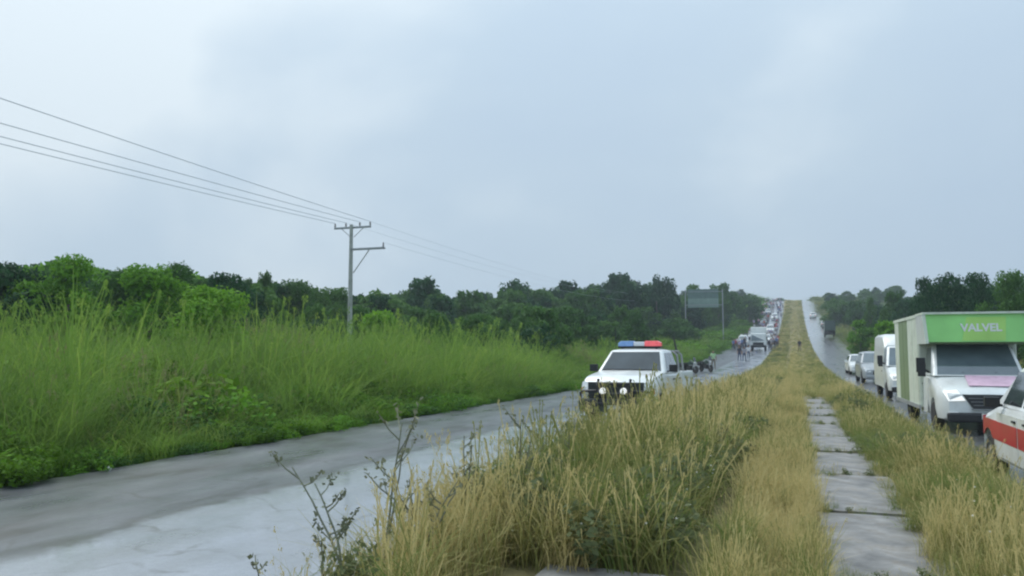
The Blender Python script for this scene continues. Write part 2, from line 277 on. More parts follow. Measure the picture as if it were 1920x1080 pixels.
# ------------------------------------------------------------------ helpers
def tag(o, label=None, cat=None, group=None, kind=None):
    if label: o['label'] = label
    if cat: o['category'] = cat
    if group: o['group'] = group
    if kind: o['kind'] = kind
    return o
def empty(name, loc=(0, 0, 0), rz=0.0, label=None, cat=None, group=None):
    o = bpy.data.objects.new(name, None); COL.objects.link(o); o.empty_display_size = 0.3
    o.location = loc; o.rotation_euler = (0, 0, rz)
    return tag(o, label, cat, group)
class MB:
    def __init__(s): s.v, s.f, s.m = [], [], []
    def add(s, vs, fs, mi=0):
        o = len(s.v); s.v += [tuple(map(float, p)) for p in vs]
        s.f += [tuple(i + o for i in f) for f in fs]; s.m += [mi] * len(fs); return s
    def box(s, c, d, mi=0, rot=None):
        x, y, z = d[0] / 2, d[1] / 2, d[2] / 2
        P = [Vector((a, b, e)) for e in (-z, z) for b in (-y, y) for a in (-x, x)]
        if rot is not None:
            m = Euler(rot).to_matrix(); P = [m @ p for p in P]
        return s.add([p + Vector(c) for p in P], [(0, 2, 3, 1), (4, 5, 7, 6), (0, 1, 5, 4), (2, 6, 7, 3), (0, 4, 6, 2), (1, 3, 7, 5)], mi)
    def loft(s, rings, mi=0, caps=True):
        n = len(rings[0]); vs = [p for r in rings for p in r]; fs = []
        for i in range(len(rings) - 1):
            for j in range(n):
                k = (j + 1) % n; fs.append((i * n + j, i * n + k, (i + 1) * n + k, (i + 1) * n + j))
        if caps: fs += [tuple(reversed(range(n))), tuple(range((len(rings) - 1) * n, len(rings) * n))]
        return s.add(vs, fs, mi)
    def tube(s, path, r, n=6, mi=0):
        path = [Vector(p) for p in path]; rr = r if isinstance(r, (list, tuple)) else [r] * len(path); rings = []
        for i, p in enumerate(path):
            t = (path[min(i + 1, len(path) - 1)] - path[max(i - 1, 0)]).normalized()
            a = t.cross(Vector((0, 0, 1)) if abs(t.z) < 0.9 else Vector((1, 0, 0))).normalized(); b = t.cross(a)
            rings.append([p + (a * math.cos(2 * math.pi * k / n) + b * math.sin(2 * math.pi * k / n)) * rr[i] for k in range(n)])
        return s.loft(rings, mi)
    def lathe(s, prof, c=(0, 0, 0), axis='x', n=24, mi=0):
        rings = []
        for (h, r) in prof:
            ring = []
            for k in range(n):
                a = 2 * math.pi * k / n
                p = {'x': (h, r * math.cos(a), r * math.sin(a)), 'y': (r * math.cos(a), h, r * math.sin(a)), 'z': (r * math.cos(a), r * math.sin(a), h)}[axis]
                ring.append(Vector(p) + Vector(c))
            rings.append(ring)
        return s.loft(rings, mi)
    def panel(s, pts, th, mi=0):
        P = [Vector(p) for p in pts]; nrm = Vector((0, 0, 0))
        for i in range(len(P)): nrm += (P[i] - P[0]).cross(P[(i + 1) % len(P)] - P[0])
        nrm.normalize(); n = len(P)
        vs = P + [p + nrm * th for p in P]
        fs = [tuple(reversed(range(n))), tuple(range(n, 2 * n))] + [(i, (i + 1) % n, n + (i + 1) % n, n + i) for i in range(n)]
        return s.add(vs, fs, mi)
    def mesh(s, name, mats, smooth=None):
        me = bpy.data.meshes.new(name); me.from_pydata(s.v, [], s.f)
        for m in (mats if isinstance(mats, (list, tuple)) else [mats]): me.materials.append(m)
        me.polygons.foreach_set('material_index', s.m)
        if smooth is not None:
            me.polygons.foreach_set('use_smooth', [True] * len(me.polygons)); me.set_sharp_from_angle(angle=R(smooth))
        me.update(); return me
    def build(s, name, mats, parent=None, smooth=None, bevel=0.0, loc=None, rot=None):
        o = bpy.data.objects.new(name, s.mesh(name, mats, smooth)); COL.objects.link(o)
        if parent is not None: o.parent = parent
        if loc is not None: o.location = loc
        if rot is not None: o.rotation_euler = rot
        if bevel:
            b = o.modifiers.new('bevel', 'BEVEL'); b.width = bevel; b.segments = 2; b.limit_method = 'ANGLE'; b.angle_limit = R(40)
        return o
def children(o): return [c for c in COL.objects if c.parent == o]
def sstep(t): t = np.clip(t, 0, 1); return t * t * (3 - 2 * t)

# ------------------------------------------------------------------ terrain
def P(y):
    """height of the highway along its length: flat, then a long climb to a crest"""
    y = np.asarray(y, float)
    a = 2.75e-4 * np.clip(y - 40, 0, 262) ** 2
    t = np.clip(y - 302, 0, 60); s0 = 2 * 2.75e-4 * 262
    a = a + s0 * t - (s0 + 0.035) * t * t / 120
    return a - 0.035 * np.clip(y - 362, 0, 140)
def G(x, y):
    """ground height"""
    x = np.asarray(x, float); z = P(y) - 0.03
    t = -10.6 - x; z = z + np.where(t > 0, -0.28 * sstep(t / 2.2) + 0.9 * sstep((t - 3) / 18), 0)
    t = x - 8.95; z = z + np.where(t > 0, -0.25 * sstep(t / 2.0) + 0.6 * sstep((t - 3) / 15), 0)
    md = sstep((x + 3.5) / 0.5) * sstep((2.75 - x) / 0.5)
    return z + 0.15 * md
def gz(x, y): return float(G(x, y))
def az(px): return math.atan((px - 960) / F) - YAW
def place(px, dep):
    """ground point seen in the direction of picture column px, dep metres along the view axis"""
    s = dep / math.cos(math.atan((px - 960) / F)); a = az(px)
    return s * math.sin(a), s * math.cos(a)
def zat(py, dep): return CAMZ + (HOR - py) * dep / F

ys = np.concatenate([np.arange(-40, 60, 1.0), np.arange(60, 420, 2.5), np.arange(420, 700, 20), np.linspace(700, 3200, 12)])
xs = np.concatenate([np.linspace(-3000, -300, 10), np.linspace(-260, -40, 12), np.arange(-36, -10.6, 1.2), np.array([-10.6, -10.3, -7, -3.5]),
                     np.arange(-3.4, 2.8, 0.2), np.array([2.8, 6, 9.6, 9.9]), np.arange(10.5, 36, 1.2), np.linspace(40, 260, 12), np.linspace(300, 3000, 10)])
gx, gy = np.meshgrid(xs, ys); gzv = G(gx, gy)
gzv = gzv + np.where(np.abs(gx - (-0.3)) < 3.2, rng.normal(0, 0.012, gx.shape), 0) + np.where(gx < -12, rng.normal(0, 0.05, gx.shape), 0)
def grid(name, gx, gy, gz_, mat, kind='structure'):
    ny, nx = gx.shape; V = np.stack([gx.ravel(), gy.ravel(), gz_.ravel()], 1)
    idx = np.arange(ny * nx).reshape(ny, nx)
    Fc = np.stack([idx[:-1, :-1].ravel(), idx[:-1, 1:].ravel(), idx[1:, 1:].ravel(), idx[1:, :-1].ravel()], 1)
    me = bpy.data.meshes.new(name); me.from_pydata(V.tolist(), [], Fc.tolist()); me.materials.append(mat)
    me.polygons.foreach_set('use_smooth', [True] * len(me.polygons))
    o = bpy.data.objects.new(name, me); COL.objects.link(o); return tag(o, kind=kind)
grid('ground', gx, gy, gzv, M['soil'])
YF = np.concatenate([np.arange(-40, 60, .25), np.arange(60, 420, 2.5), np.arange(420, 701, 20)])
yr = ys[(ys >= -40) & (ys <= 700)]
def road(name, x0, x1, mat, crown=0.0, wob=(0, 0), dz=0.0, n=5):
    X = np.linspace(x0, x1, n)
    gx, gy = np.meshgrid(X, yr if name != 'road' else YF)
    yr_ = gy[:, 0]
    for j, amp in ((0, wob[0]), (n - 1, wob[1])):
        gx[:, j] += amp * (np.sin(yr_ * 0.9) * 0.4 + np.sin(yr_ * 0.37 + 1.3) * 0.6 + rng.normal(0, 0.45, len(yr_)))
    return grid(name, gx, gy, P(gy) + dz, mat)
road('road', -10.55, -3.15, M['lane_left'], wob=(0.10, 0.0), n=8)
road('road', 2.45, 8.9, M['lane_right'], wob=(0.0, 0.10))
# concrete walk in the median, slab by slab
walk = empty('walkway', (0, 0, 0)); tag(walk, kind='structure')
slab_meshes = []
for v in range(4):
    m = MB(); L_, W_, n = 2.66, 1.0, 10; top = []
    edge = []
    for (x0, y0, x1, y1, k) in ((-W_/2, -L_/2, W_/2, -L_/2, 4), (W_/2, -L_/2, W_/2, L_/2, 7), (W_/2, L_/2, -W_/2, L_/2, 4), (-W_/2, L_/2, -W_/2, -L_/2, 7)):
        for i in range(k):
            t = i / k; edge.append((x0 + (x1 - x0) * t + rng.normal(0, .014), y0 + (y1 - y0) * t + rng.normal(0, .018), 0.0))
    m.panel([(x, y, -0.10) for x, y, z in edge], 0.10)
    slab_meshes.append(m.mesh('slab', M['slab']))
def slab(x, y, k, wx=1.0):
    o = bpy.data.objects.new('slab', slab_meshes[k % 4]); COL.objects.link(o); o.parent = walk
    o.location = (x, y, gz(x, y) + 0.045 + rng.normal(0, .008)); o.scale.x = wx
    sl_ = math.atan2(float(P(y + 1.3) - P(y - 1.3)), 2.6)
    o.rotation_euler = (sl_ + rng.normal(0, .006), rng.normal(0, .008), rng.normal(0, .006) + (math.pi if k % 3 == 0 else 0))
y = 2.6
for k in range(12): slab(0.68, y, k); y += 2.80
for k, y in enumerate((2.3, 5.1)): slab(-1.45, y, k + 2, .95)

# ------------------------------------------------------------------ vegetation prototypes
def blades(n, h, hvar, spread, width, droop, segs=3, lean=0.25, seed=0, mi=0):
    r = np.random.default_rng(seed); m = MB()
    for i in range(n):
        a = r.uniform(0, 6.28); rad = spread * math.sqrt(r.uniform()); hh = h * (1 + r.uniform(-hvar, hvar)); d = r.uniform(0, 6.28)
        bx, by = rad * math.cos(a), rad * math.sin(a); ln = r.uniform(0.2, 1) * lean; dr = droop * r.uniform(0.4, 1.3)
        dx, dy = math.cos(d), math.sin(d); px_, py_ = -dy, dx; tw = r.uniform(0, 3.14)
        wx, wy = math.cos(tw) * px_ + math.sin(tw) * dx * 0.4, math.cos(tw) * py_ + math.sin(tw) * dy * 0.4
        vs = []
        for s in range(segs + 1):
            t = s / segs; f = hh * (ln * t + dr * t * t * t); z = hh * (t - 0.35 * dr * t ** 3)
            wd = width * (0.75 + 0.5 * t) * (1 - t ** 2.2) if s < segs else 0
            c = (bx + dx * f, by + dy * f, z)
            if s < segs: vs += [(c[0] - wx * wd, c[1] - wy * wd, z), (c[0] + wx * wd, c[1] + wy * wd, z)]
            else: vs.append(c)
        fs = [(2 * s, 2 * s + 1, 2 * s + 3, 2 * s + 2) for s in range(segs - 1)] + [(2 * segs - 2, 2 * segs - 1, 2 * segs)]
        m.add(vs, fs, mi)
    return m
def seedstalks(m, n, h, spread, size, seed, mi=1, hd=7):
    r = np.random.default_rng(seed)
    for i in range(n):
        a = r.uniform(0, 6.28); rad = spread * math.sqrt(r.uniform()); bx, by = rad * math.cos(a), rad * math.sin(a)
        hh = h * r.uniform(0.75, 1.15); d = r.uniform(0, 6.28); ln = r.uniform(0.02, 0.3) * hh; w_ = 0.0035 * (h / 0.8) ** 0.5
        tip = Vector((bx + math.cos(d) * ln, by + math.sin(d) * ln, hh)); b0 = Vector((bx, by, 0)); mid = b0.lerp(tip, 0.6) - Vector((math.cos(d), math.sin(d), 0)) * ln * 0.2
        for p, q in ((b0, mid), (mid, tip)):
            m.add([p + Vector((w_, 0, 0)), p - Vector((w_, 0, 0)), q - Vector((w_, 0, 0)), q + Vector((w_, 0, 0))], [(0, 1, 2, 3)], mi)
        for k in range(hd):
            c = tip - Vector((0, 0, 1)) * size * 2.6 * k / hd + Vector(r.normal(0, size * 0.35, 3)); u = Vector(r.normal(0, 1, 3)).normalized() * size * 0.55; v = Vector((r.normal(0, .3), r.normal(0, .3), 1)).normalized() * size
            m.add([c - u * .4, c + v * .6, c + u * .4, c - v * .6], [(0, 1, 2, 3)], mi)
    return m
def leafcloud(centres, radii, n, size, seed, asp=0.55, up=0.35, shell=0.65):
    r = np.random.default_rng(seed); centres = np.array(centres); radii = np.array(radii)
    wgt = radii ** 2; ci = r.choice(len(centres), n, p=wgt / wgt.sum())
    d = r.normal(0, 1, (n, 3)); d /= np.linalg.norm(d, axis=1, keepdims=True)
    rad = radii[ci] * (shell + (1 - shell) * r.uniform(0, 1, n) ** 0.6) * r.uniform(0.75, 1.08, n)
    c = centres[ci] + d * rad[:, None] * np.array([1, 1, 0.82])
    nrm = d * 0.7 + r.normal(0, 0.55, (n, 3)) + np.array([0, 0, up]); nrm /= np.linalg.norm(nrm, axis=1, keepdims=True)
    a = np.cross(nrm, r.normal(0, 1, (n, 3))); a /= np.linalg.norm(a, axis=1, keepdims=True); b = np.cross(nrm, a)
    s = size * r.uniform(0.6, 1.35, n)[:, None]
    V = np.stack([c - a * s, c + b * s * asp, c + a * s, c - b * s * asp], 1).reshape(-1, 3)
    return V, np.arange(4 * n).reshape(n, 4)
def cloudmesh(name, V, Fc, mat):
    me = bpy.data.meshes.new(name); me.from_pydata(V.tolist(), [], Fc.tolist()); me.materials.append(mat); me.update(); return me
def proto(meshes, cname):
    c = bpy.data.collections.new(cname)
    for i, me in enumerate(meshes):
        o = bpy.data.objects.new(f'{cname}_{chr(97 + i)}', me); c.objects.link(o)
    return c
def scatter(name, coll, pts, rot, scl, pid, kind='stuff', label=None):
    """one stuff object whose points carry the plants"""
    n = len(pts); me = bpy.data.meshes.new(name); me.vertices.add(n); me.vertices.foreach_set('co', np.asarray(pts, np.float32).ravel())
    for nm, ty, da in (('rot', 'FLOAT_VECTOR', rot), ('scl', 'FLOAT_VECTOR', scl), ('pid', 'INT', pid)):
        at = me.attributes.new(nm, ty, 'POINT'); at.data.foreach_set('vector' if ty != 'INT' else 'value', np.asarray(da, np.float32 if ty != 'INT' else np.int32).ravel())
    o = bpy.data.objects.new(name, me); COL.objects.link(o); tag(o, label, kind=kind)
    t = bpy.data.node_groups.new(name, 'GeometryNodeTree')
    t.interface.new_socket('Geometry', in_out='INPUT', socket_type='NodeSocketGeometry'); t.interface.new_socket('Geometry', in_out='OUTPUT', socket_type='NodeSocketGeometry')
    N, L = t.nodes.new, t.links.new
    gi, go = N('NodeGroupInput'), N('NodeGroupOutput'); ci = N('GeometryNodeCollectionInfo')
    ci.inputs['Collection'].default_value = coll; ci.inputs['Separate Children'].default_value = True; ci.inputs['Reset Children'].default_value = True
    ip = N('GeometryNodeInstanceOnPoints'); ip.inputs['Pick Instance'].default_value = True
    def na(nm, ty):
        q = N('GeometryNodeInputNamedAttribute'); q.data_type = ty; q.inputs['Name'].default_value = nm; return q.outputs['Attribute']
    L(gi.outputs[0], ip.inputs['Points']); L(ci.outputs[0], ip.inputs['Instance']); L(na('pid', 'INT'), ip.inputs['Instance Index'])
    L(na('rot', 'FLOAT_VECTOR'), ip.inputs['Rotation']); L(na('scl', 'FLOAT_VECTOR'), ip.inputs['Scale']); L(ip.outputs[0], go.inputs[0])
    md = o.modifiers.new('plants', 'NODES'); md.node_group = t
    return o
def noise2(x, y, s, seed=0):
    r = np.random.default_rng(seed); v = np.zeros_like(x)
    for k in range(6):
        a = r.uniform(0, 6.28); f = s * r.uniform(0.6, 1.8); v += np.sin(f * (x * math.cos(a) + y * math.sin(a)) + r.uniform(0, 6.28))
    return v / 6

# --- median and verge grasses
pr_dry = proto([
    blades(46, .34, .4, .15, .0036, .55, seed=1).mesh('t', [M['straw']]),
    seedstalks(blades(34, .42, .4, .16, .0036, .6, seed=2), 9, .56, .14, .016, 3).mesh('t', [M['straw'], M['straw']]),
    seedstalks(blades(40, .40, .4, .16, .0042, .6, seed=4), 8, .58, .15, .018, 5).mesh('t', [M['olive'], M['straw']]),
    blades(46, .42, .4, .16, .0045, .65, seed=6).mesh('t', [M['olive']]),
    seedstalks(blades(44, .45, .35, .17, .0050, .6, seed=8), 5, .62, .15, .018, 9).mesh('t', [M['green'], M['olive']]),
    blades(50, .36, .35, .18, .0055, .6, seed=10).mesh('t', [M['green']]),
    MB().mesh('t', [M['green']]) if False else cloudmesh('t', *leafcloud([(0, 0, .16), (.1, .06, .28), (-.09, .05, .24), (.02, -.1, .33)], [.15, .13, .13, .12], 260, .028, 11), M['weedleaf']),
], 'median_tufts')
def tuft_field(name, x0, x1, y0, y1, dens, hscale, weights, seed, keep=None, label=None, grow=0.012):
    r = np.random.default_rng(seed); X, Y = [], []
    yb = y0
    while yb < y1:
        dy = max(1.0, yb * 0.08); d = dens / (1 + (yb / 16.0) ** 1.25)
        k = max(1, int(d * (x1 - x0) * dy)); X.append(r.uniform(x0, x1, k)); Y.append(r.uniform(yb, yb + dy, k)); yb += dy
    X, Y = np.concatenate(X), np.concatenate(Y)
    if keep is not None: q = keep(X, Y, r); X, Y = X[q], Y[q]
    n = len(X); Z = G(X, Y); w = np.array([weights(noise2(X, Y, 1.1, seed)[i], r) for i in range(n)])
    s = hscale(X, Y, r); far = 1 + grow * Y
    scl = np.stack([s * far ** 1.3 * r.uniform(.8, 1.25, n), s * far ** 1.3 * r.uniform(.8, 1.25, n), s * r.uniform(.7, 1.25, n)], 1)
    rot = np.stack([r.normal(0, .12, n), r.normal(0, .12, n), r.uniform(0, 6.28, n)], 1)
    return scatter(name, pr_dry, np.stack([X, Y, Z], 1), rot, scl, w, label=label)
def w_left(v, r):
    u = r.uniform()
    if v > 0.18: return r.choice([1, 0, 2, 3, 1])
    if v > -0.12: return r.choice([2, 3, 3, 1, 4, 2, 6])
    return r.choice([3, 4, 4, 5, 2, 6])
def keep_left(X, Y, r):
    bare = ((X > -2.35) & (X < -0.5) & (Y < 6.45)) | (X > -0.95 - .25 * noise2(X, Y, .7, 3))
    edge = (X < -2.9) & (r.uniform(0, 1, len(X)) > 0.55)
    nearcorner = (Y < 5.2 + r.uniform(0, .8, len(X))) & (r.uniform(0, 1, len(X)) > 0.35)
    return ~bare & ~edge & ~nearcorner
def h_left(X, Y, r):
    h = 1.22 + 0.62 * noise2(X, Y, .8, 5) + r.uniform(-.25, .3, len(X))
    h = np.clip(h, .5, 1.8) * np.clip(0.72 + (X + 3.4) * 0.9, 0.72, 1.1)
    return np.where((Y > 9) & (Y < 19) & (X < -1.6), h * 1.12, h) * np.clip(1.06 - Y / 120, .32, 1)
tuft_field('median_grass', -3.45, -0.62, 4.2, 330, 62, h_left, w_left, 21, keep_left, 'tall olive and straw grass in the median')
tuft_field('median_grass', -0.62, 1.25, 33, 330, 62, lambda X, Y, r: np.clip(.75 + .3 * noise2(X, Y, .9, 19), .45, 1.1) * np.clip(1.05 - Y / 130, .4, 1), lambda v, r: int(r.choice([1, 2, 3, 0, 4])), 27, None, 'overgrown grass closing over the far end of the walkway')
tuft_field('dry_grass', -0.60, 0.16, 2.5, 110, 95, lambda X, Y, r: np.clip(0.66 + 0.45 * noise2(X, Y, 1.2, 9) + .25 * (X < -.35), .35, 1.25) * np.clip(1.05 - Y / 130, .4, 1), lambda v, r: int(r.choice([0, 1, 0, 1, 2, 0, 1, 3]) if v > -.22 else r.choice([2, 1, 0, 3, 3, 4])), 22, lambda X, Y, r: (noise2(X * 1.6, Y, 1.7, 33) < .34) | (r.uniform(0, 1, len(X)) < .3), 'straw coloured dry grass strip beside the walkway')
def w_right(v, r):
    if v > 0.22: return r.choice([1, 2, 2, 3])
    if v > -0.2: return r.choice([2, 3, 4, 3, 5])
    return r.choice([3, 4, 5, 5, 6])
tuft_field('median_grass', 1.04, 2.62, 2.5, 330, 66, lambda X, Y, r: np.clip(1.0 + .55 * noise2(X, Y, .9, 15) + r.uniform(-.2, .3, len(X)), .5, 1.6) * np.clip(0.55 + (X - 1.04) * .9, .5, 1.0) * np.clip(1.0 - (X - 1.9) * .75, .5, 1) * np.clip(1.05 - Y / 130, .35, 1), w_right, 23, None, 'olive grass between the walkway and the right carriageway')
# joints: weeds squeezed between slabs
jp = []; y = 2.6 + 1.4
for k in range(14):
    for q in range(26): jp.append((rng.uniform(.15, 1.22), y + rng.normal(0, .10)))
    y += 2.8
jp = np.array(jp); n = len(jp)
scatter('joint_weeds', pr_dry, np.c_[jp, G(jp[:, 0], jp[:, 1])], np.c_[rng.normal(0, .2, n), rng.normal(0, .2, n), rng.uniform(0, 6, n)], np.repeat(rng.uniform(.14, .40, n)[:, None], 3, 1), rng.choice([2, 3, 4, 5, 6], n))
# right verge
def far_verge(name, x0, x1, y0, y1, dens, hs, seed, label):
    return tuft_field(name, x0, x1, y0, y1, dens, hs, lambda v, r: int(r.choice([4, 5, 5, 3, 6])), seed, None, label)
far_verge('verge_grass', 8.85, 20, 8, 330, 16, lambda X, Y, r: r.uniform(1.4, 2.6, len(X)), 24, 'green grass along the right verge')

# --- tall cane on the left
def cane(seed, h, n=30):
    m = blades(n, h, .3, .32, .017, .75, segs=5, lean=.28, seed=seed)
    return seedstalks(m, 3, h * 1.12, .25, .07, seed + 50, 1, 9)
pr_cane = proto([cane(31, 2.1).mesh('t', [M['cane'], M['cane']]), cane(32, 1.9).mesh('t', [M['cane'], M['plume']]), cane(33, 2.3, 34).mesh('t', [M['cane'], M['cane']]),
                 blades(44, 1.35, .35, .4, .013, .9, segs=4, lean=.4, seed=34).mesh('t', [M['cane']]),
                 blades(44, 1.1, .35, .42, .015, .9, segs=4, lean=.5, seed=35).mesh('t', [M['creeper']]),
                 blades(12, 2.75, .22, .22, .020, .28, segs=5, lean=.16, seed=36).mesh('t', [M['cane']]),
                 seedstalks(blades(30, 1.9, .3, .3, .014, .7, segs=4, lean=.3, seed=37), 6, 2.3, .25, .08, 38, 1, 9).mesh('t', [M['olive'], M['plume']])], 'cane_clumps')
r = np.random.default_rng(41); X, Y = [], []; yb = -6.0
while yb < 335:
    dy = max(1.5, abs(yb) * 0.06); d = 5.4 / (1 + (max(yb, 0) / 42.0) ** 1.3); wdt = 15 + min(12, max(0, yb) * .15)
    k = int(d * wdt * dy) + 2; X.append(-10.95 - wdt * r.uniform(0, 1, k) ** 1.15); Y.append(r.uniform(yb, yb + dy, k)); yb += dy
X, Y = np.concatenate(X), np.concatenate(Y); n = len(X); t = -10.95 - X
ramp_h = np.clip(0.36 + t * 0.17, .34, 1.02); v = noise2(X, Y, .35, 43)
s = ramp_h * np.clip(1.0 + .62 * v + .42 * noise2(X, Y, 1.1, 44) + r.uniform(-.18, .22, n), .4, 1.24) * np.where(Y > 60, .92, 1.0) * np.clip(1.06 - Y / 420, .5, 1)
pid = np.where(t < .5 + r.uniform(0, 1.0, n), r.choice([3, 4, 3], n), np.where(noise2(X, Y, .30, 47) + r.normal(0, .12, n) > .60, 6, r.choice([0, 1, 2, 2, 0, 3, 5, 5], n)))
far = 1 + .010 * np.clip(Y, 0, 300)
scatter('cane_grass', pr_cane, np.stack([X, Y, G(X, Y)], 1), np.stack([r.normal(0, .08, n), r.normal(0, .08, n), r.uniform(0, 6.28, n)], 1),
        np.stack([s * far, s * far, s * r.uniform(.85, 1.15, n)], 1), pid, label='tall green cane grass along the left verge')
# low creepers and broad leaves at the very edge
def bushlet(seed, n=420, size=.055):
    q = np.random.default_rng(seed); c = [(q.uniform(-.45, .45), q.uniform(-.45, .45), q.uniform(.08, .42)) for _ in range(9)]; n = int(n * 1.7); size *= .72
    return leafcloud(c, q.uniform(.16, .30, 9), n, size, seed, asp=.6, up=.7)
pr_bush = proto([cloudmesh('t', *bushlet(51), M['creeper']), cloudmesh('t', *bushlet(52, 360, .07), M['creeper']), cloudmesh('t', *bushlet(53, 380, .045), M['tree_a']), cloudmesh('t', *bushlet(55, 420, .05), M['tree_c']),
                 blades(60, .55, .4, .35, .010, .9, segs=4, lean=.6, seed=54).mesh('t', [M['creeper']])], 'verge_bushlets')
X, Y = [], []; yb = -4.0
while yb < 330:
    dy = max(1.2, abs(yb) * .06); d = 6 / (1 + (max(yb, 0) / 30.0) ** 1.2); k = int(d * 7.5 * dy) + 1
    X.append(-10.65 - 9.0 * r.uniform(0, 1, k) ** 1.25); Y.append(r.uniform(yb, yb + dy, k)); yb += dy
X, Y = np.concatenate(X), np.concatenate(Y); n = len(X); t = -10.65 - X
s = np.clip(.48 + t * .30 + 1.25 * noise2(X, Y, .75, 61) * np.clip(.4 + t * .3, .4, 1.2) + r.uniform(-.12, .25, n), .26, 3.3); far = 1 + .010 * np.clip(Y, 0, 300)
scatter('verge_creepers', pr_bush, np.stack([X, Y, G(X, Y) + .02], 1), np.stack([r.normal(0, .1, n), r.normal(0, .1, n), r.uniform(0, 6.28, n)], 1),
        np.stack([s * far, s * far, s], 1), np.where(noise2(X, Y, .6, 62) > .1, r.choice([0, 1, 2, 3], n), r.choice([4, 4, 4, 3, 2], n)), label='low leafy creepers along the left road edge')

# --- trees: crown and trunk prototypes, 6 m tall and about 5 m wide
def crown_pts(seed, H=6.0, W=2.7, base=0.35, k=26, tall=1.0):
    q = np.random.default_rng(seed); c, rd = [], []
    for i in range(k):
        u = q.uniform(0, 1); z = base + (H - base) * u ** .85; prof = math.sin(math.pi * (0.18 + 0.74 * u)) ** .8
        a = q.uniform(0, 6.28); rr = W * prof * q.uniform(.25, 1.0) * .8
        rad = q.uniform(.65, 1.25) * (1.0 if u < .8 else .75)
        c.append((rr * math.cos(a), rr * math.sin(a), min(z, H - rad * .8))); rd.append(rad)
    return c, rd
def trunk_mesh(seed, H=6.0):
    q = np.random.default_rng(seed); m = MB(); x = y_ = 0.0; path = []
    for i in range(7):
        path.append((x, y_, H * .62 * i / 6)); x += q.normal(0, .12); y_ += q.normal(0, .12)
    m.tube(path, [.16 * (1 - .8 * i / 6) + .02 for i in range(7)], 7)
    for i in range(7):
        j = q.integers(1, 5); b = Vector(path[j]); a = q.uniform(0, 6.28); e = b + Vector((math.cos(a) * q.uniform(.8, 1.7), math.sin(a) * q.uniform(.8, 1.7), q.uniform(.6, 1.6)))
        m.tube([b, b.lerp(e, .5) + Vector((0, 0, -.12)), e], [.06, .04, .015], 5)
    return m.mesh('trunk', M['bark'], 60)
CROWN, TRUNK = {}, [trunk_mesh(70 + i) for i in range(3)]
for kind, mt in (('a', 'tree_a'), ('b', 'tree_b'), ('c', 'tree_c')):
    for i in range(3):
        for nm, nl, sz in (('near', 7500, .115), ('far', 3200, .20)):
            c, rd = crown_pts(80 + i * 7 + ord(kind), base=.2 if i else .5)
            CROWN[kind, i, nm] = cloudmesh('crown', *leafcloud(c, rd, nl, sz, 90 + i, shell=.45), M[mt])
# sparse, gappy crown for the thin trees
c, rd = crown_pts(140, W=1.7, base=2.6, k=14); rd = [x * .62 for x in rd]
CROWN['s', 0, 'far'] = CROWN['s', 0, 'near'] = cloudmesh('crown', *leafcloud(c, rd, 1300, .13, 141, shell=.4), M['tree_c'])
def tree(px, dep, topy, wpx, kind, var, label, group=None, name='tree'):
    x, y = place(px, dep); g = gz(x, y); h = max(1.5, zat(topy, dep) - g); wd = wpx * dep / F
    lod = 'near' if dep < 70 else 'far'
    t = empty(name, (x, y, g - .05), random.uniform(0, 6.28), label, 'tree', group)
    cme = CROWN[kind, var % (1 if kind == 's' else 3), lod]
    for nm, me in (('crown', cme), ('trunk', TRUNK[var % 3])):
        o = bpy.data.objects.new(nm, me); COL.objects.link(o); o.parent = t
        if nm == 'crown': tag(o, kind='stuff')
        o.scale = (wd / 4.9, wd / 4.9, h / 6.05) if nm == 'crown' else (max(.7, min(1.6, h / 6)),) * 2 + (h / 6.05,)
    return t
SIL = [(-300, 470), (0, 484), (60, 482), (130, 474), (200, 496), (260, 492), (330, 490), (400, 508), (430, 515), (480, 512), (560, 522), (640, 536), (690, 540), (740, 538), (790, 520), (840, 545), (880, 540), (960, 526),
       (1030, 528), (1100, 524), (1160, 514), (1240, 516), (1270, 535), (1300, 534), (1340, 531), (1390, 544), (1420, 556), (1440, 572)]
SX, SY = zip(*SIL)
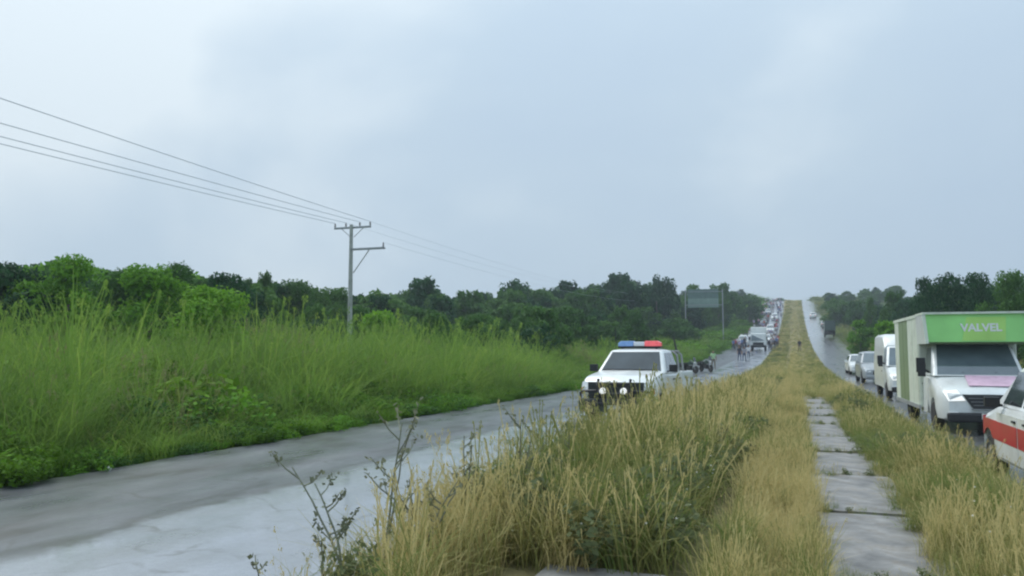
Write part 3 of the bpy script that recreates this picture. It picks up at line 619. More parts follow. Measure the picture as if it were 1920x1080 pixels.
trees = [
 (-60, 31, 470, 210, 'b', 0, 'dark bushy tree cut by the left picture edge behind the cane'),
 (10, 33, 484, 170, 'b', 1, 'dark tree at far left just inside the picture edge'),
 (122, 33, 471, 190, 'a', 2, 'bright rounded tree rising highest in the left treeline'),
 (215, 36, 494, 160, 'c', 0, 'mid green tree right of the highest rounded tree'),
 (282, 34, 490, 175, 'a', 1, 'light green broad tree in the middle of the left treeline'),
 (335, 38, 486, 120, 'c', 2, 'upright green tree with a pointed tuft in the left treeline'),
 (385, 32, 530, 170, 'a', 0, 'bright green low tree in front of the left treeline'),
 (425, 44, 506, 120, 'b', 1, 'small dark tree ending the near left treeline'),
 (498, 58, 496, 62, 's', 0, 'thin gappy tree poking above the treeline left of the pole'),
 (462, 60, 510, 60, 's', 0, 'slender sparse tree beside the thin gappy tree'),
 (550, 62, 520, 130, 'c', 1, 'olive green tree halfway between thin trees and utility pole'),
 (620, 66, 534, 120, 'c', 2, 'low grey green tree just left of the utility pole'),
 (715, 80, 540, 130, 'c', 0, 'low tree just right of the utility pole'),
 (790, 95, 516, 85, 'b', 1, 'dark round crowned tree standing alone right of the pole'),
 (880, 100, 541, 90, 'c', 2, 'low tree between the lone dark tree and the wooded rise'),
 (968, 120, 519, 80, 'b', 0, 'dark tree with a pointed top at the start of the wooded rise'),
 (1062, 130, 524, 100, 'b', 2, 'dark broad tree in the middle of the wooded rise'),
 (1160, 140, 509, 85, 'b', 1, 'tallest dark tree above the police pickup on the rise'),
 (1240, 145, 512, 66, 'b', 0, 'dark tall tree ending the wooded rise left of the sign'),
 (905, 62, 585, 95, 'c', 1, 'rounded bush tree in front of the wooded rise, nearest the cane'),
 (1100, 85, 592, 80, 'c', 0, 'rounded dark bush tree above the left side of the police pickup'),
 (1300, 170, 531, 60, 'c', 1, 'hazy tree directly behind the road sign'),
 (1352, 190, 529, 70, 'c', 2, 'hazy tree right of the road sign on the hill'),
 (1405, 215, 548, 55, 'c', 0, 'last hazy tree on the hill before the crest'),
 # right side
 (1785, 58, 502, 105, 'b', 0, 'large dark tree rising behind the green fronted box van'),
 (1735, 62, 516, 70, 'b', 2, 'dark tree at the left shoulder of the large dark tree'),
 (1838, 60, 505, 70, 'b', 1, 'dark tree at the right shoulder of the large dark tree'),
 (1890, 48, 502, 95, 'c', 1, 'gappy green tree at the right picture edge'),
 (1950, 46, 508, 110, 'c', 2, 'green tree cut by the right picture edge'),
 (1680, 105, 543, 60, 'c', 2, 'hazy grey green tree left of the dark trees behind the van'),
 (1632, 130, 556, 22, 'c', 1, 'narrow hazy tree standing apart on the right of the road'),
 (1570, 190, 557, 60, 'c', 0, 'hazy low tree at the right edge of the crest'),
 (1605, 165, 562, 45, 'c', 2, 'hazy bush between the crest and the narrow tree'),
 (1660, 75, 600, 70, 'a', 0, 'green bush above the white van on the right verge'),
 (1612, 100, 598, 55, 'a', 2, 'pale green bush on the right verge beyond the grey car'),
]
for t_ in trees: tree(*t_)
# wooded mass on both sides (reads as one mass)
pr_wood = proto([CROWN[k, i, 'far'] for k in 'abc' for i in range(3)], 'wood_crowns')
Wp, Ws, Wi = [], [], []
r = np.random.default_rng(77)
def addwood(px, dep, topy, wpx, kinds):
    x, y = place(px, dep)
    if y > 355 or (-16.5 < x < 12.5): return
    g = gz(x, y); h = zat(topy, dep) - g
    if h < 1.2: return
    wd = max(wpx * dep / F, h * .6)
    Wp.append((x, y, g - .1)); Ws.append((wd / 4.9, wd / 4.9, h / 6.05)); Wi.append(int(r.choice(kinds)))
for i in range(560):
    px = r.uniform(-350, 1440); sy = float(np.interp(px, SX, SY)); dmin = np.interp(px, [-300, 0, 430, 700, 1100, 1440], [36, 36, 46, 75, 110, 190]); dep = dmin * r.uniform(1.02, 1.9)
    addwood(px, dep, sy + r.exponential(16) + 9, r.uniform(60, 110) * 90 / (dep + 50), [3, 4, 5, 6, 7, 8, 8] if px > 420 else [0, 1, 3, 4, 5, 6, 7])
for i in range(230):
    px = r.uniform(440, 1400); dep = r.uniform(48, 150); sy = float(np.interp(px, SX, SY))
    addwood(px, dep, r.uniform(max(sy + 30, 565), 608), r.uniform(50, 100), [0, 6, 7, 8, 6, 7, 8, 3])
for i in range(150):
    px = r.uniform(1545, 2250); dep = r.uniform(60, 240); sy = float(np.interp(px, [1540, 1600, 1660, 1700, 1760, 1840, 1930, 2200], [568, 570, 555, 548, 522, 522, 515, 505]))
    addwood(px, dep, sy + r.exponential(15) + 8, r.uniform(45, 80), [3, 4, 5, 6, 7, 8])
for i in range(95):   # trees climbing the hill beside the road
    x = r.uniform(11.5, 40) if i < 55 else -r.uniform(14, 46); y = r.uniform(190, 345)
    if i < 55 and x < 16 and y < 215: continue
    Wp.append((x, y, gz(x, y) - .2)); s = r.uniform(.45, .95); Ws.append((s * 1.2, s * 1.2, s)); Wi.append(int(r.choice([4, 5, 6, 7, 8])))
for i in range(26):   # what shows beyond the crest
    x = r.choice([-1, 1]) * r.uniform(16, 90); y = r.uniform(330, 420)
    Wp.append((x, y, gz(x, y) - .2)); s = r.uniform(.55, .95); Ws.append((s * 1.3, s * 1.3, s)); Wi.append(int(r.choice([6, 7, 8])))
n = len(Wp)
scatter('woodland', pr_wood, np.array(Wp), np.stack([np.zeros(n), np.zeros(n), r.uniform(0, 6.28, n)], 1), np.array(Ws), Wi, label='scrubby woodland behind the verges')
for px, dep, topy, lab in ((1465, 372, 558, 'tiny tree on the skyline straight above the median'), (1527, 350, 556, 'flat topped tree on the skyline right of the crest')):
    tree(px, dep, topy, 26, 'c', 1, lab)

# ------------------------------------------------------------------ weeds in front
def weed(bx, by, h, lean, nbr, seed, label, dens=1.0):
    q = np.random.default_rng(seed); t = empty('weed_plant', (bx, by, gz(bx, by)), 0, label, 'weed', 'dry weeds at the edge of the median')
    st, hd, lf = MB(), MB(), MB(); stems = []
    for k in range(2 if nbr > 4 else 1):
        d = Vector((lean[0] + q.normal(0, .06) + .10 * k, lean[1] + q.normal(0, .06), 0)); path = []
        hh = h * (1 - .12 * k)
        for i in range(9):
            u = i / 8; path.append(Vector((d.x * u ** 1.5 * hh, d.y * u ** 1.5 * hh, hh * u)) + Vector((q.normal(0, .006), q.normal(0, .006), 0)))
        st.tube(path, [.013 * (1 - .65 * i / 8) for i in range(9)], 5); stems.append(path)
    for i in range(nbr):
        path = stems[i % len(stems)]; u = q.uniform(.38, .98); j = min(7, int(u * 8)); b = path[j].lerp(path[j + 1], u * 8 - j)
        a = q.uniform(0, 6.28); ln = h * q.uniform(.14, .30); e = b + Vector((math.cos(a) * ln * .75, math.sin(a) * ln * .75, ln * q.uniform(.5, 1.0)))
        mid = b.lerp(e, .5) + Vector((0, 0, -.02)); st.tube([b, mid, e], [.007, .0055, .0035], 4)
        for k in range(int(9 * dens)):
            p = b.lerp(e, q.uniform(.45, 1.08)) + Vector(q.normal(0, .016, 3)); s_ = q.uniform(.012, .027); u_ = Vector(q.normal(0, 1, 3)).normalized() * s_; v_ = Vector(q.normal(0, 1, 3)).normalized() * s_ * .8
            hd.add([p - u_, p - v_, p + u_, p + v_], [(0, 1, 2, 3)])
    for i in range(int(26 * dens)):
        path = stems[i % len(stems)]; u = q.uniform(.12, .9); j = min(7, int(u * 8)); b = path[j].lerp(path[j + 1], u * 8 - j); a = q.uniform(0, 6.28); ln = q.uniform(.03, .075)
        d = Vector((math.cos(a), math.sin(a), q.uniform(-.2, .6))).normalized(); w_ = d.cross(Vector((0, 0, 1))).normalized() * ln * .16
        lf.add([b, b + d * ln * .5 + w_, b + d * ln, b + d * ln * .5 - w_], [(0, 1, 2, 3)])
    st.build('stem', M['stalk'], t, 60); tag(hd.build('seed_heads', M['seed'], t), kind='stuff'); tag(lf.build('leaves', M['weedleaf'], t), kind='stuff')
    return t
weed(-3.10, 5.75, 1.22, (.05, .05), 13, 1, 'tallest forked dry weed standing before the wet road', 1.3)
weed(-2.95, 5.0, .95, (-.55, .05), 10, 2, 'dry weed leaning far left over the wet road', 1.3)
weed(-2.8, 5.7, .80, (.32, .1), 6, 3, 'short dry weed leaning right beside the tallest weed')
weed(-2.95, 7.0, 1.0, (.05, 0), 8, 4, 'dry weed with a dark seed head right of the tallest weed')
weed(-2.75, 8.0, 1.05, (.10, 0), 8, 5, 'dry weed rising from the straw grass farther right of the tallest weed')
weed(-2.6, 9.3, 1.0, (.02, 0), 7, 6, 'thin weed left of the police pickup front wheel', .8)
weed(-3.25, 5.1, .50, (.0, 0), 4, 7, 'small dry weed sprig low at the road edge, leftmost but one', .7)
weed(-3.6, 4.9, .42, (.02, 0), 3, 8, 'small dry weed sprig at the road edge, leftmost of all', .6)
weed(-3.0, 6.1, .72, (-.05, 0), 5, 9, 'slim dry weed between the leaning weed and the tallest weed', .7)
# white wildflowers sprinkled in the median
m = MB(); q = np.random.default_rng(5)
for i in range(90):
    if i < 60: x, y = q.uniform(-2.4, -.65), q.uniform(6.5, 14); z = q.uniform(.18, .65)
    else: x, y = q.uniform(1.3, 2.4), q.uniform(6, 12); z = q.uniform(.2, .5)
    p = Vector((x, y, gz(x, y) + z))
    for k in range(5):
        a = k * 1.2566; d = Vector((math.cos(a), math.sin(a) * .5, .55 * math.sin(a))) * .012; s_ = Vector((-d.y, d.x, 0)) * .5
        m.add([p, p + d * .6 + s_, p + d, p + d * .6 - s_], [(0, 1, 2, 3)])
    m.add([p + Vector((.0012, 0, 0)), p - Vector((.0012, 0, 0)), (x - .0012, y, p.z - z), (x + .0012, y, p.z - z)], [(0, 1, 2, 3)], 1)
tag(m.build('wildflowers', [M['flower'], M['green']]), 'tiny white wildflowers in the median grass', kind='stuff')
# crumpled litter at the left road edge
q = np.random.default_rng(3); m = MB(); rings = []
for i in range(6):
    rr = .05 * math.sin(math.pi * (i + .5) / 6); rings.append([Vector((rr * math.cos(k) * q.uniform(.7, 1.3), rr * math.sin(k) * q.uniform(.7, 1.3),   .11 * i / 5)) for k in np.linspace(0, 6.28, 9)[:-1]])
m.loft(rings); o = m.build('litter_bag', M['litter'], None, 30, loc=(-10.50, 10.2, .01), rot=(.9, .5, .2)); o.scale = (.8, .8, .55); tag(o, 'small crumpled white plastic bag at the left road edge', 'litter')

# ------------------------------------------------------------------ utility poles and cables
def pole(x, y, h, label, detail=True):
    g = gz(x, y); t = empty('utility_pole', (x, y, g), 0, label, 'utility pole', 'utility poles in the brush')
    MB().lathe([(-.5, .17), (0, .165), (h * .5, .135), (h, .10)], axis='z', n=12).build('pole', M['concrete_pole'], t, 40)
    a = MB().box((0, .13, h - .16), (2.5, .09, .11)); ca = a.build('crossarm', M['gal'], t)
    b = MB().box((1.15, .13, h - 1.50), (2.15, .08, .09)); b.box((1.15, -.13, h - 1.50), (2.15, .06, .09)); cb = b.build('crossarm', M['gal'], t)
    MB().tube([(.10, .13, h - 2.9), (1.15, .13, h - 1.56)], .03, 6).build('brace', M['gal'], t)
    for sx in (-1, 1): MB().tube([(sx * .09, .13, h - .75), (sx * .75, .13, h - .20)], .02, 6).build('brace', M['gal'], t)
    for ox in (-1.2, -.45, .5, 1.2): MB().lathe([(h - .10, .02), (h - .04, .05), (h, .06), (h + .02, .035), (h + .07, .055), (h + .12, .04), (h + .15, .02)], (ox, .13, 0), 'z', 10).build('insulator', M['porcelain'], t, 50)
    MB().lathe([(h - 1.46, .02), (h - 1.40, .05), (h - 1.34, .06), (h - 1.30, .035), (h - 1.24, .055), (h - 1.14, .02)], (2.1, .13, 0), 'z', 10).build('insulator', M['porcelain'], t, 50)
    return Vector((x, y + .13, g + h))
pA = pole(*place(656, 47.5), 9.2, 'nearest pale concrete utility pole with two crossarms above the cane')
pB = pole(*place(1199, 150), 8.8, 'second utility pole, small against the wooded rise above the police pickup')
pC = pole(*place(1284, 205), 8.6, 'farthest utility pole, hazy beside the road sign')
pZ = Vector((-23.4, -42, 12.1))
pz_ = empty('utility_pole', (pZ.x, pZ.y, gz(pZ.x, pZ.y)), 0, 'concrete utility pole behind the viewer carrying the cables', 'utility pole', 'utility poles in the brush')
hz = pZ.z - gz(pZ.x, pZ.y)
MB().lathe([(-.5, .2), (hz * .5, .16), (hz, .11)], axis='z', n=12).build('pole', M['concrete_pole'], pz_, 40)
MB().box((0, .13, hz - .16), (3.4, .09, .11)).build('crossarm', M['gal'], pz_)
def cable(a, b, sag, label, r_=.014, group='overhead cables'):
    m = MB(); path = [a.lerp(b, u) - Vector((0, 0, sag * 4 * u * (1 - u))) for u in np.linspace(0, 1, 25)]
    tag(m.build('power_cable', M['wire'], None, 60) if m.tube(path, r_, 5) else None, label, 'cable', group)
for ox, oz, dzz, lab in ((1.2, .15, -.6, 'uppermost overhead cable crossing the left sky'), (.5, .15, -2.5, 'second overhead cable from the top in the left sky'), (-.45, .15, -3.0, 'third overhead cable from the top in the left sky'), (-1.2, .15, -3.1, 'lowest overhead cable of the bundle in the left sky')):
    cable(pZ + Vector((ox * 1.35, 0, oz + dzz)), pA + Vector((ox, 0, oz)), .55, lab, .016)
for ox in (1.2, -.45):
    cable(pA + Vector((ox, 0, .15)), pB + Vector((ox, 0, .15)), 1.0, 'overhead cable running on from the nearest pole to the second pole', .007)
cable(pA + Vector((2.1, 0, -1.15)), pB + Vector((2.1, 0, -1.15)), 1.0, 'lower overhead cable from the lower crossarm of the nearest pole', .007)

# ------------------------------------------------------------------ road sign seen from behind, and a post
x, y = place(1319, 152); g = gz(x, y); t = empty('road_sign', (x, y, g), R(6), 'large road sign on two posts seen from behind on the hill verge', 'road sign')
tp = zat(542, 152) - g; bt = zat(577, 152) - g
for i in range(4):
    z0 = bt + (tp - bt) * i / 4
    MB().box((0, 0, z0 + (tp - bt) / 8), (5.7, .06, (tp - bt) / 4 - .02)).build('panel', M['signband'] if i in (0, 1) else M['signback'], t)
for sx in (-3.3, 3.6): MB().box((sx, .08, tp / 2 - .25), (.20, .20, tp + .3)).build('post', M['gal'], t)
for z0 in (bt + .5, tp - .5): MB().box((.15, -.08, z0), (7.1, .07, .10)).build('brace', M['gal'], t)
x, y = place(1267, 70); MB()
m = MB(); m.tube([(0.25, 0, -.2), (.08, 0, 1.0), (-.02, 0, 2.0), (-.22, 0, 3.0)], [.14, .12, .10, .07], 8)
tag(m.build('wooden_post', M['wood'], None, 40, loc=(x, y, gz(x, y))), 'dark leaning wooden post at the road edge behind the police pickup', 'post')

# ------------------------------------------------------------------ vehicles
def car_rings(ys, top, bot, hw, crown=.02):
    rings = []
    for y in ys:
        t, b, h = top(y), bot(y), hw(y); d = t - b
        half = [(0, b), (.80 * h, b), (.965 * h, b + .05), (h, b + .30 * d), (h, b + .62 * d), (.975 * h, t - .11), (.93 * h, t - .04), (.80 * h, t - .005), (0, t + crown)]
        rings.append([(x, y, z) for x, z in half] + [(-x, y, z) for x, z in reversed(half[1:-1])])
    return rings
def lerpf(pts):
    X, Y = zip(*pts); return lambda y: float(np.interp(y, X, Y))
def arches(base, wheels, r_):
    def f(y):
        b = base(y)
        for c in wheels:
            d = abs(y - c)
            if d < r_: b = max(b, .33 + math.sqrt(r_ * r_ - d * d) * .98)
        return b
    return f
def ystations(L_, wheels, r_, n=26):
    s = set(np.linspace(0, L_, n).round(3))
    for c in wheels: s |= {round(c + r_ * math.sin(a), 3) for a in np.linspace(-math.pi / 2, math.pi / 2, 13)} | {round(c - r_ - .012, 3), round(c + r_ + .012, 3)}
    return sorted(v for v in s if 0 <= v <= L_)
def greenhouse(m, b, t, mi=0, rad=.16, crown=.05):
    """b, t = (y0, y1, half width, z) at the belt and at the roof"""
    def ring(y0, y1, hw, z, rad):
        pts = []
        for cx, cy, a0 in ((hw - rad, y0 + rad, -90), (hw - rad, y1 - rad, 0), (-hw + rad, y1 - rad, 90), (-hw + rad, y0 + rad, 180)):
            for k in range(4):
                a = R(a0 + 30 * k); pts.append((cx + rad * math.cos(a), cy + rad * math.sin(a), z))
        return pts
    mix = lambda u: [b[i] + (t[i] - b[i]) * u for i in range(4)]
    rings = [ring(*mix(u), rad * (.4 + .6 * u)) for u in (0, .5, .92)]
    q = mix(.975); rings.append(ring(q[0] + .02, q[1] - .02, q[2] - .015, q[3], rad)); q = mix(1.0)
    rings.append(ring(q[0] + .07, q[1] - .07, q[2] - .06, q[3], rad)); rings.append(ring(q[0] + .4, q[1] - .4, q[2] * .6, q[3] + crown, rad))
    return m.loft(rings, mi)
def win_side(b, t, u0, u1, v0, v1, side, th=.012, s0=None, s1=None):
    """corners of a window on a cab side: u along the belt (0..1), v up"""
    def pt(u, v):
        y0 = b[0] + (t[0] - b[0]) * v; y1 = b[1] + (t[1] - b[1]) * v; hw = b[2] + (t[2] - b[2]) * v
        return (side * (hw - .004), y0 + (y1 - y0) * u, b[3] + (t[3] - b[3]) * v)
    pts = [pt(u0, v0), pt(u1, v0), pt(u1 if s1 is None else s1, v1), pt(u0 if s0 is None else s0, v1)]
    return pts if side > 0 else pts[::-1]
def win_end(b, t, front, ins, v0, v1):
    def pt(sx, v):
        y0 = b[0] + (t[0] - b[0]) * v if front else b[1] + (t[1] - b[1]) * v; hw = b[2] + (t[2] - b[2]) * v - ins
        return (sx * hw, y0 + (.004 if front else -.004), b[3] + (t[3] - b[3]) * v)
    pts = [pt(-1, v0), pt(1, v0), pt(1, v1), pt(-1, v1)]
    return pts if front else pts[::-1]
WHEEL = {}
def wheel(parent, x, y, r_, wd=.23, spokes=5):
    k = (round(r_, 3), wd)
    if k not in WHEEL:
        ty = MB().lathe([(-wd / 2, r_ * .66), (-wd / 2, r_ * .90), (-wd * .40, r_ * .98), (-wd * .2, r_), (wd * .2, r_), (wd * .40, r_ * .98), (wd / 2, r_ * .90), (wd / 2, r_ * .66), (0, r_ * .60)], n=28).mesh('wheel', M['tyre'], 35)
        m = MB().lathe([(-wd * .40, r_ * .66), (-wd * .47, r_ * .67), (-wd * .47, r_ * .60), (-wd * .1, r_ * .56), (wd * .1, r_ * .56), (wd * .47, r_ * .60), (wd * .47, r_ * .67), (wd * .40, r_ * .66)], n=24)
        for s in (-1, 1):
            for i in range(spokes):
                a = 2 * math.pi * i / spokes; m.box((s * wd * .38, math.cos(a) * r_ * .32, math.sin(a) * r_ * .32), (.03, r_ * .62, r_ * .17), rot=(a, 0, 0))
            m.lathe([(s * wd * .30, .01), (s * wd * .46, r_ * .14), (s * wd * .48, .005)], n=12)
        WHEEL[k] = ty, m.mesh('rim', M['rim'], 35)
    w_ = bpy.data.objects.new('wheel', WHEEL[k][0]); COL.objects.link(w_); w_.parent = parent; w_.location = (x, y, r_)
    ri = bpy.data.objects.new('rim', WHEEL[k][1]); COL.objects.link(ri); ri.parent = w_
def text_mesh(s, size, mat, parent, loc, rot, name='lettering', ext=.004, bold=0.0):
    cu = bpy.data.curves.new('txt', 'FONT'); cu.body = s; cu.size = size; cu.extrude = ext; cu.align_x = 'CENTER'; cu.align_y = 'CENTER'; cu.offset = bold
    o = bpy.data.objects.new('txt', cu); COL.objects.link(o); bpy.context.view_layer.update()
    me = bpy.data.meshes.new_from_object(o.evaluated_get(bpy.context.evaluated_depsgraph_get())); bpy.data.objects.remove(o)
    me.materials.clear(); me.materials.append(mat); n = bpy.data.objects.new(name, me); COL.objects.link(n); n.parent = parent; n.location = loc; n.rotation_euler = rot
    return n

# --- police pickup; local -Y is its nose
def pickup(x, y, rz, label):
    t = empty('police_pickup', (x, y, float(P(y))), rz, label, 'pickup truck')
    W = [1.02, 4.55]; L_ = 5.55; r_ = .39
    top = lerpf([(0, 1.04), (.05, 1.15), (.16, 1.22), (.40, 1.28), (1.0, 1.35), (1.55, 1.40), (1.7, 1.36), (3.6, 1.34), (5.55, 1.32)])
    bot = arches(lerpf([(0, .50), (.3, .42), (5.2, .44), (5.55, .55)]), W, .47); hw = lerpf([(0, .88), (.10, .94), (.5, .985), (5.2, .985), (5.55, .95)])
    m = MB().loft(car_rings([v for v in ystations(L_, W, .47) if v <= 3.62] + [3.62], top, bot, hw))
    m.build('body', M['white'], t, 32)
    b = (1.50, 3.58, .95, 1.33); tp = (2.22, 3.40, .75, 1.96)
    greenhouse(MB(), b, tp).build('cab', M['white'], t, 35)
    MB().panel(win_end(b, tp, True, .10, .07, .90), .010).build('windscreen', M['screen_dark'], t)
    MB().panel(win_end(b, tp, False, .16, .15, .85), .010).build('rear_window', M['glass'], t)
    for s in (-1, 1):
        MB().panel(win_side(b, tp, .13, .50, .08, .86, s, s0=.10), .010).build('side_window', M['glass'], t)
        MB().panel(win_side(b, tp, .55, .90, .08, .86, s), .010).build('side_window', M['glass'], t)
        for u0, u1 in ((1.70, 2.60), (2.63, 3.50)):
            q = [(s * .986, u0, .55), (s * .986, u1, .55), (s * .975, u1, 1.24), (s * .975, u0, 1.24)]
            d = MB().panel(q if s > 0 else q[::-1], .012).build('door', M['white'], t)
            MB().box((s * 1.005, u1 - .14, 1.15), (.03, .16, .035)).build('handle', M['black'], d)
        MB().box((s * 1.12, 1.80, 1.46), (.22, .11, .20)).tube([(s * .94, 1.82, 1.36), (s * 1.05, 1.81, 1.41)], .022).build('mirror', M['black'], t, bevel=.02)
        m = MB(); m.panel([(-.12, 0, 0), (.12, 0, 0), (.11, .05, .22), (-.12, .05, .22)], .05)
        m.build('headlight', M['lamp'], t, loc=(s * .82, .05, .90), rot=(0, 0, s * .5))
        MB().box((s * .93, .13, .90), (.05, .16, .16)).build('indicator', M['amber'], t, bevel=.01)
    # bed
    m = MB(); bt2 = arches(lerpf([(0, .44), (5.55, .55)]), W, .47)
    for s in (-1, 1):
        rings = []
        for v in [q for q in ystations(L_, W, .47) if 3.68 <= q]:
            b0 = bt2(v); rings.append([(s * .99, v, b0), (s * .99, v, 1.26), (s * .96, v, 1.32), (s * .86, v, 1.32), (s * .86, v, b0)])
        m.loft(rings)
    m.box((0, 3.70, .99), (1.72, .05, .62)); m.box((0, 4.6, .72), (1.72, 1.86, .06)); m.build('bed', M['white'], t, 35)
    MB().box((0, 5.53, .96), (1.72, .06, .70)).build('tailgate', M['white'], t, bevel=.015)
    MB().box((0, 5.62, .55), (1.8, .14, .18)).build('rear_bumper', M['black'], t, bevel=.03)
    for s in (-1, 1): MB().box((s * .91, 5.58, .95), (.13, .05, .34)).build('tail_lamp', M['redlens'], t)
    m = MB()
    for v in (3.85, 4.55): m.tube([(-.88, v, 1.30), (-.82, v, 1.82), (-.70, v, 1.92), (.70, v, 1.92), (.82, v, 1.82), (.88, v, 1.30)], .032, 8)
    for s in (-.75, .75): m.tube([(s, 3.85, 1.92), (s, 4.55, 1.92)], .028, 8)
    m.build('roll_bar', M['steel'], t, 50)
    # front end
    g = MB()
    for i in range(6): g.box((0, -.05, .66 + i * .078), (1.30, .05, .026))
    g.box((0, -.02, .86), (1.46, .07, .54)); g.build('grille', M['grille'], t)
    MB().box((0, -.09, .54), (1.90, .24, .34)).build('front_bumper', M['grille'], t, bevel=.05)
    m = MB()
    for s in (-1, 1):
        m.tube([(s * .42, -.22, .42), (s * .42, -.27, 1.06), (s * .42, -.16, 1.20)], .04, 8)
        m.tube([(s * .42, -.25, .92), (s * .86, -.22, .90), (s * .93, -.06, .86), (s * .90, -.16, .58), (s * .42, -.25, .56)], .034, 8)
    for z_ in (.60, .84, 1.10): m.tube([(-.42, -.26, z_), (.42, -.26, z_)], .035, 8)
    m.build('bull_bar', M['black'], t, 50)
    for s in (-1, 1):
        l = MB().lathe([(-.36, .02), (-.36, .075), (-.28, .085), (-.24, .03)], axis='y', n=14).build('spot_lamp', M['lit'], t, 40, loc=(s * .27, 0, .92))
    MB().box((0, -.21, .50), (.34, .015, .13)).build('number_plate', M['plate'], t)
    MB().box((0, 1.45, 1.42), (1.5, .05, .03)).build('wiper', M['black'], t)
    # light bar
    lb = MB().box((0, 2.66, 2.04), (1.24, .30, .05)).build('light_bar', M['black'], t, bevel=.02)
    for s, mt, nm in ((-1, 'bluelens', 'blue_lens'), (1, 'redlens', 'red_lens')):
        rings = [[(s * xx, 2.66 - hy, 2.065), (s * xx, 2.66 + hy, 2.065), (s * xx, 2.66 + hy * .8, 2.065 + hz_), (s * xx, 2.66 - hy * .8, 2.065 + hz_)] for xx, hy, hz_ in ((.17, .15, .15), (.52, .15, .15), (.62, .11, .10))]
        MB().loft(rings).build(nm, M[mt], lb, bevel=.015)
    MB().box((0, 2.66, 2.13), (.32, .27, .12)).build('clear_lens', M['clear'], lb, bevel=.02)
    for s in (-1, 1): MB().box((s * .5, 2.66, 1.99), (.05, .2, .07)).build('foot', M['black'], lb)
    MB().tube([(-.62, 2.35, 1.93), (-.66, 2.42, 2.6)], .008, 5).build('antenna', M['black'], t)
    for s in (-1, 1):
        for v in W: wheel(t, s * .86, v, r_, .26, 6)
    MB().box((0, 2.8, .40), (1.2, 4.6, .14)).build('chassis', M['black'], t)
    return t
fx, fy = place(1167, 20.4)
pickup(-4.35, 20.3, R(-3), 'white police pickup with red and blue roof light bar on the left carriageway')

# --- cab vans
def van_cab(t, W_=1.0, body='white', lit=None):
    """short bonneted van cab, nose at y=0, box starts at y=1.9"""
    top = lerpf([(0, .92), (.05, 1.00), (.25, 1.10), (.85, 1.32), (1.0, 1.36), (2.6, 1.36)]); bot = arches(lerpf([(0, .34), (.2, .30), (2.6, .34)]), [.95], .43)
    hw = lerpf([(0, .80), (.08, .90), (.4, W_ * .985), (2.6, W_)])
    MB().loft(car_rings([v for v in ystations(2.6, [.95], .43)], top, bot, hw)).build('body', M[body], t, 32)
    b = (.78, 2.6, W_ - .04, 1.33); tp = (1.50, 2.6, W_ - .16, 2.14)
    greenhouse(MB(), b, tp, rad=.14, crown=.03).build('cab', M[body], t, 35)
    MB().panel(win_end(b, tp, True, .09, .03, .92), .010).build('windscreen', M['screen'], t)
    for s in (-1, 1):
        MB().panel(win_side(b, tp, .16, .62, .06, .84, s, s0=.10), .010).build('side_window', M['glass'], t)
        q = [(s * W_, 1.42, .40), (s * W_, 2.25, .40), (s * (W_ - .02), 2.25, 1.26), (s * (W_ - .02), 1.30, 1.26)]
        d = MB().panel(q if s > 0 else q[::-1], .012).build('door', M[body], t)
        MB().box((s * (W_ + .02), 2.08, 1.10), (.03, .16, .04)).build('handle', M['black'], d)
        m = MB().box((s * (W_ + .16), 1.20, 1.58), (.20, .12, .36)); m.box((s * (W_ + .15), 1.19, 1.36), (.17, .11, .12)); m.tube([(s * (W_ - .03), 1.22, 1.40), (s * (W_ + .1), 1.20, 1.48)], .03)
        m.build('mirror', M['black'], t, bevel=.025)
        q = [(s * .46, -.015, .78), (s * .80, .02, .76), (s * .90, .14, .98), (s * .62, .07, 1.02)]
        MB().panel(q if s > 0 else q[::-1], .025).build('headlight', M['lit' if (lit and s in lit) else 'lamp'], t)
        MB().box((s * .72, -.035, .47), (.22, .04, .10)).build('fog_lamp', M['lamp'], t, bevel=.02)
    g = MB().panel([(-.30, -.03, .58), (.30, -.03, .58), (.52, .03, .92), (-.52, .03, .92)], .03); g.build('grille', M['black'], t)
    m = MB()
    for z_ in (.68, .76, .84): m.box((0, -.050, z_), (.52 + (z_ - .6) * 1.2, .008, .010))
    m.box((0, -.05, .585), (.70, .02, .03)); m.build('grille_trim', M['steel'], t)
    MB().box((0, -.06, .40), (1.72, .16, .22)).build('front_bumper', M['black'], t, bevel=.05)
    MB().box((0, -.15, .44), (.34, .012, .13)).build('number_plate', M['plate'], t)
    for s in (-.35, .35): MB().tube([(s, .84, 1.40), (s + .42, .98, 1.50)], .012, 5).build('wiper', M['black'], t)
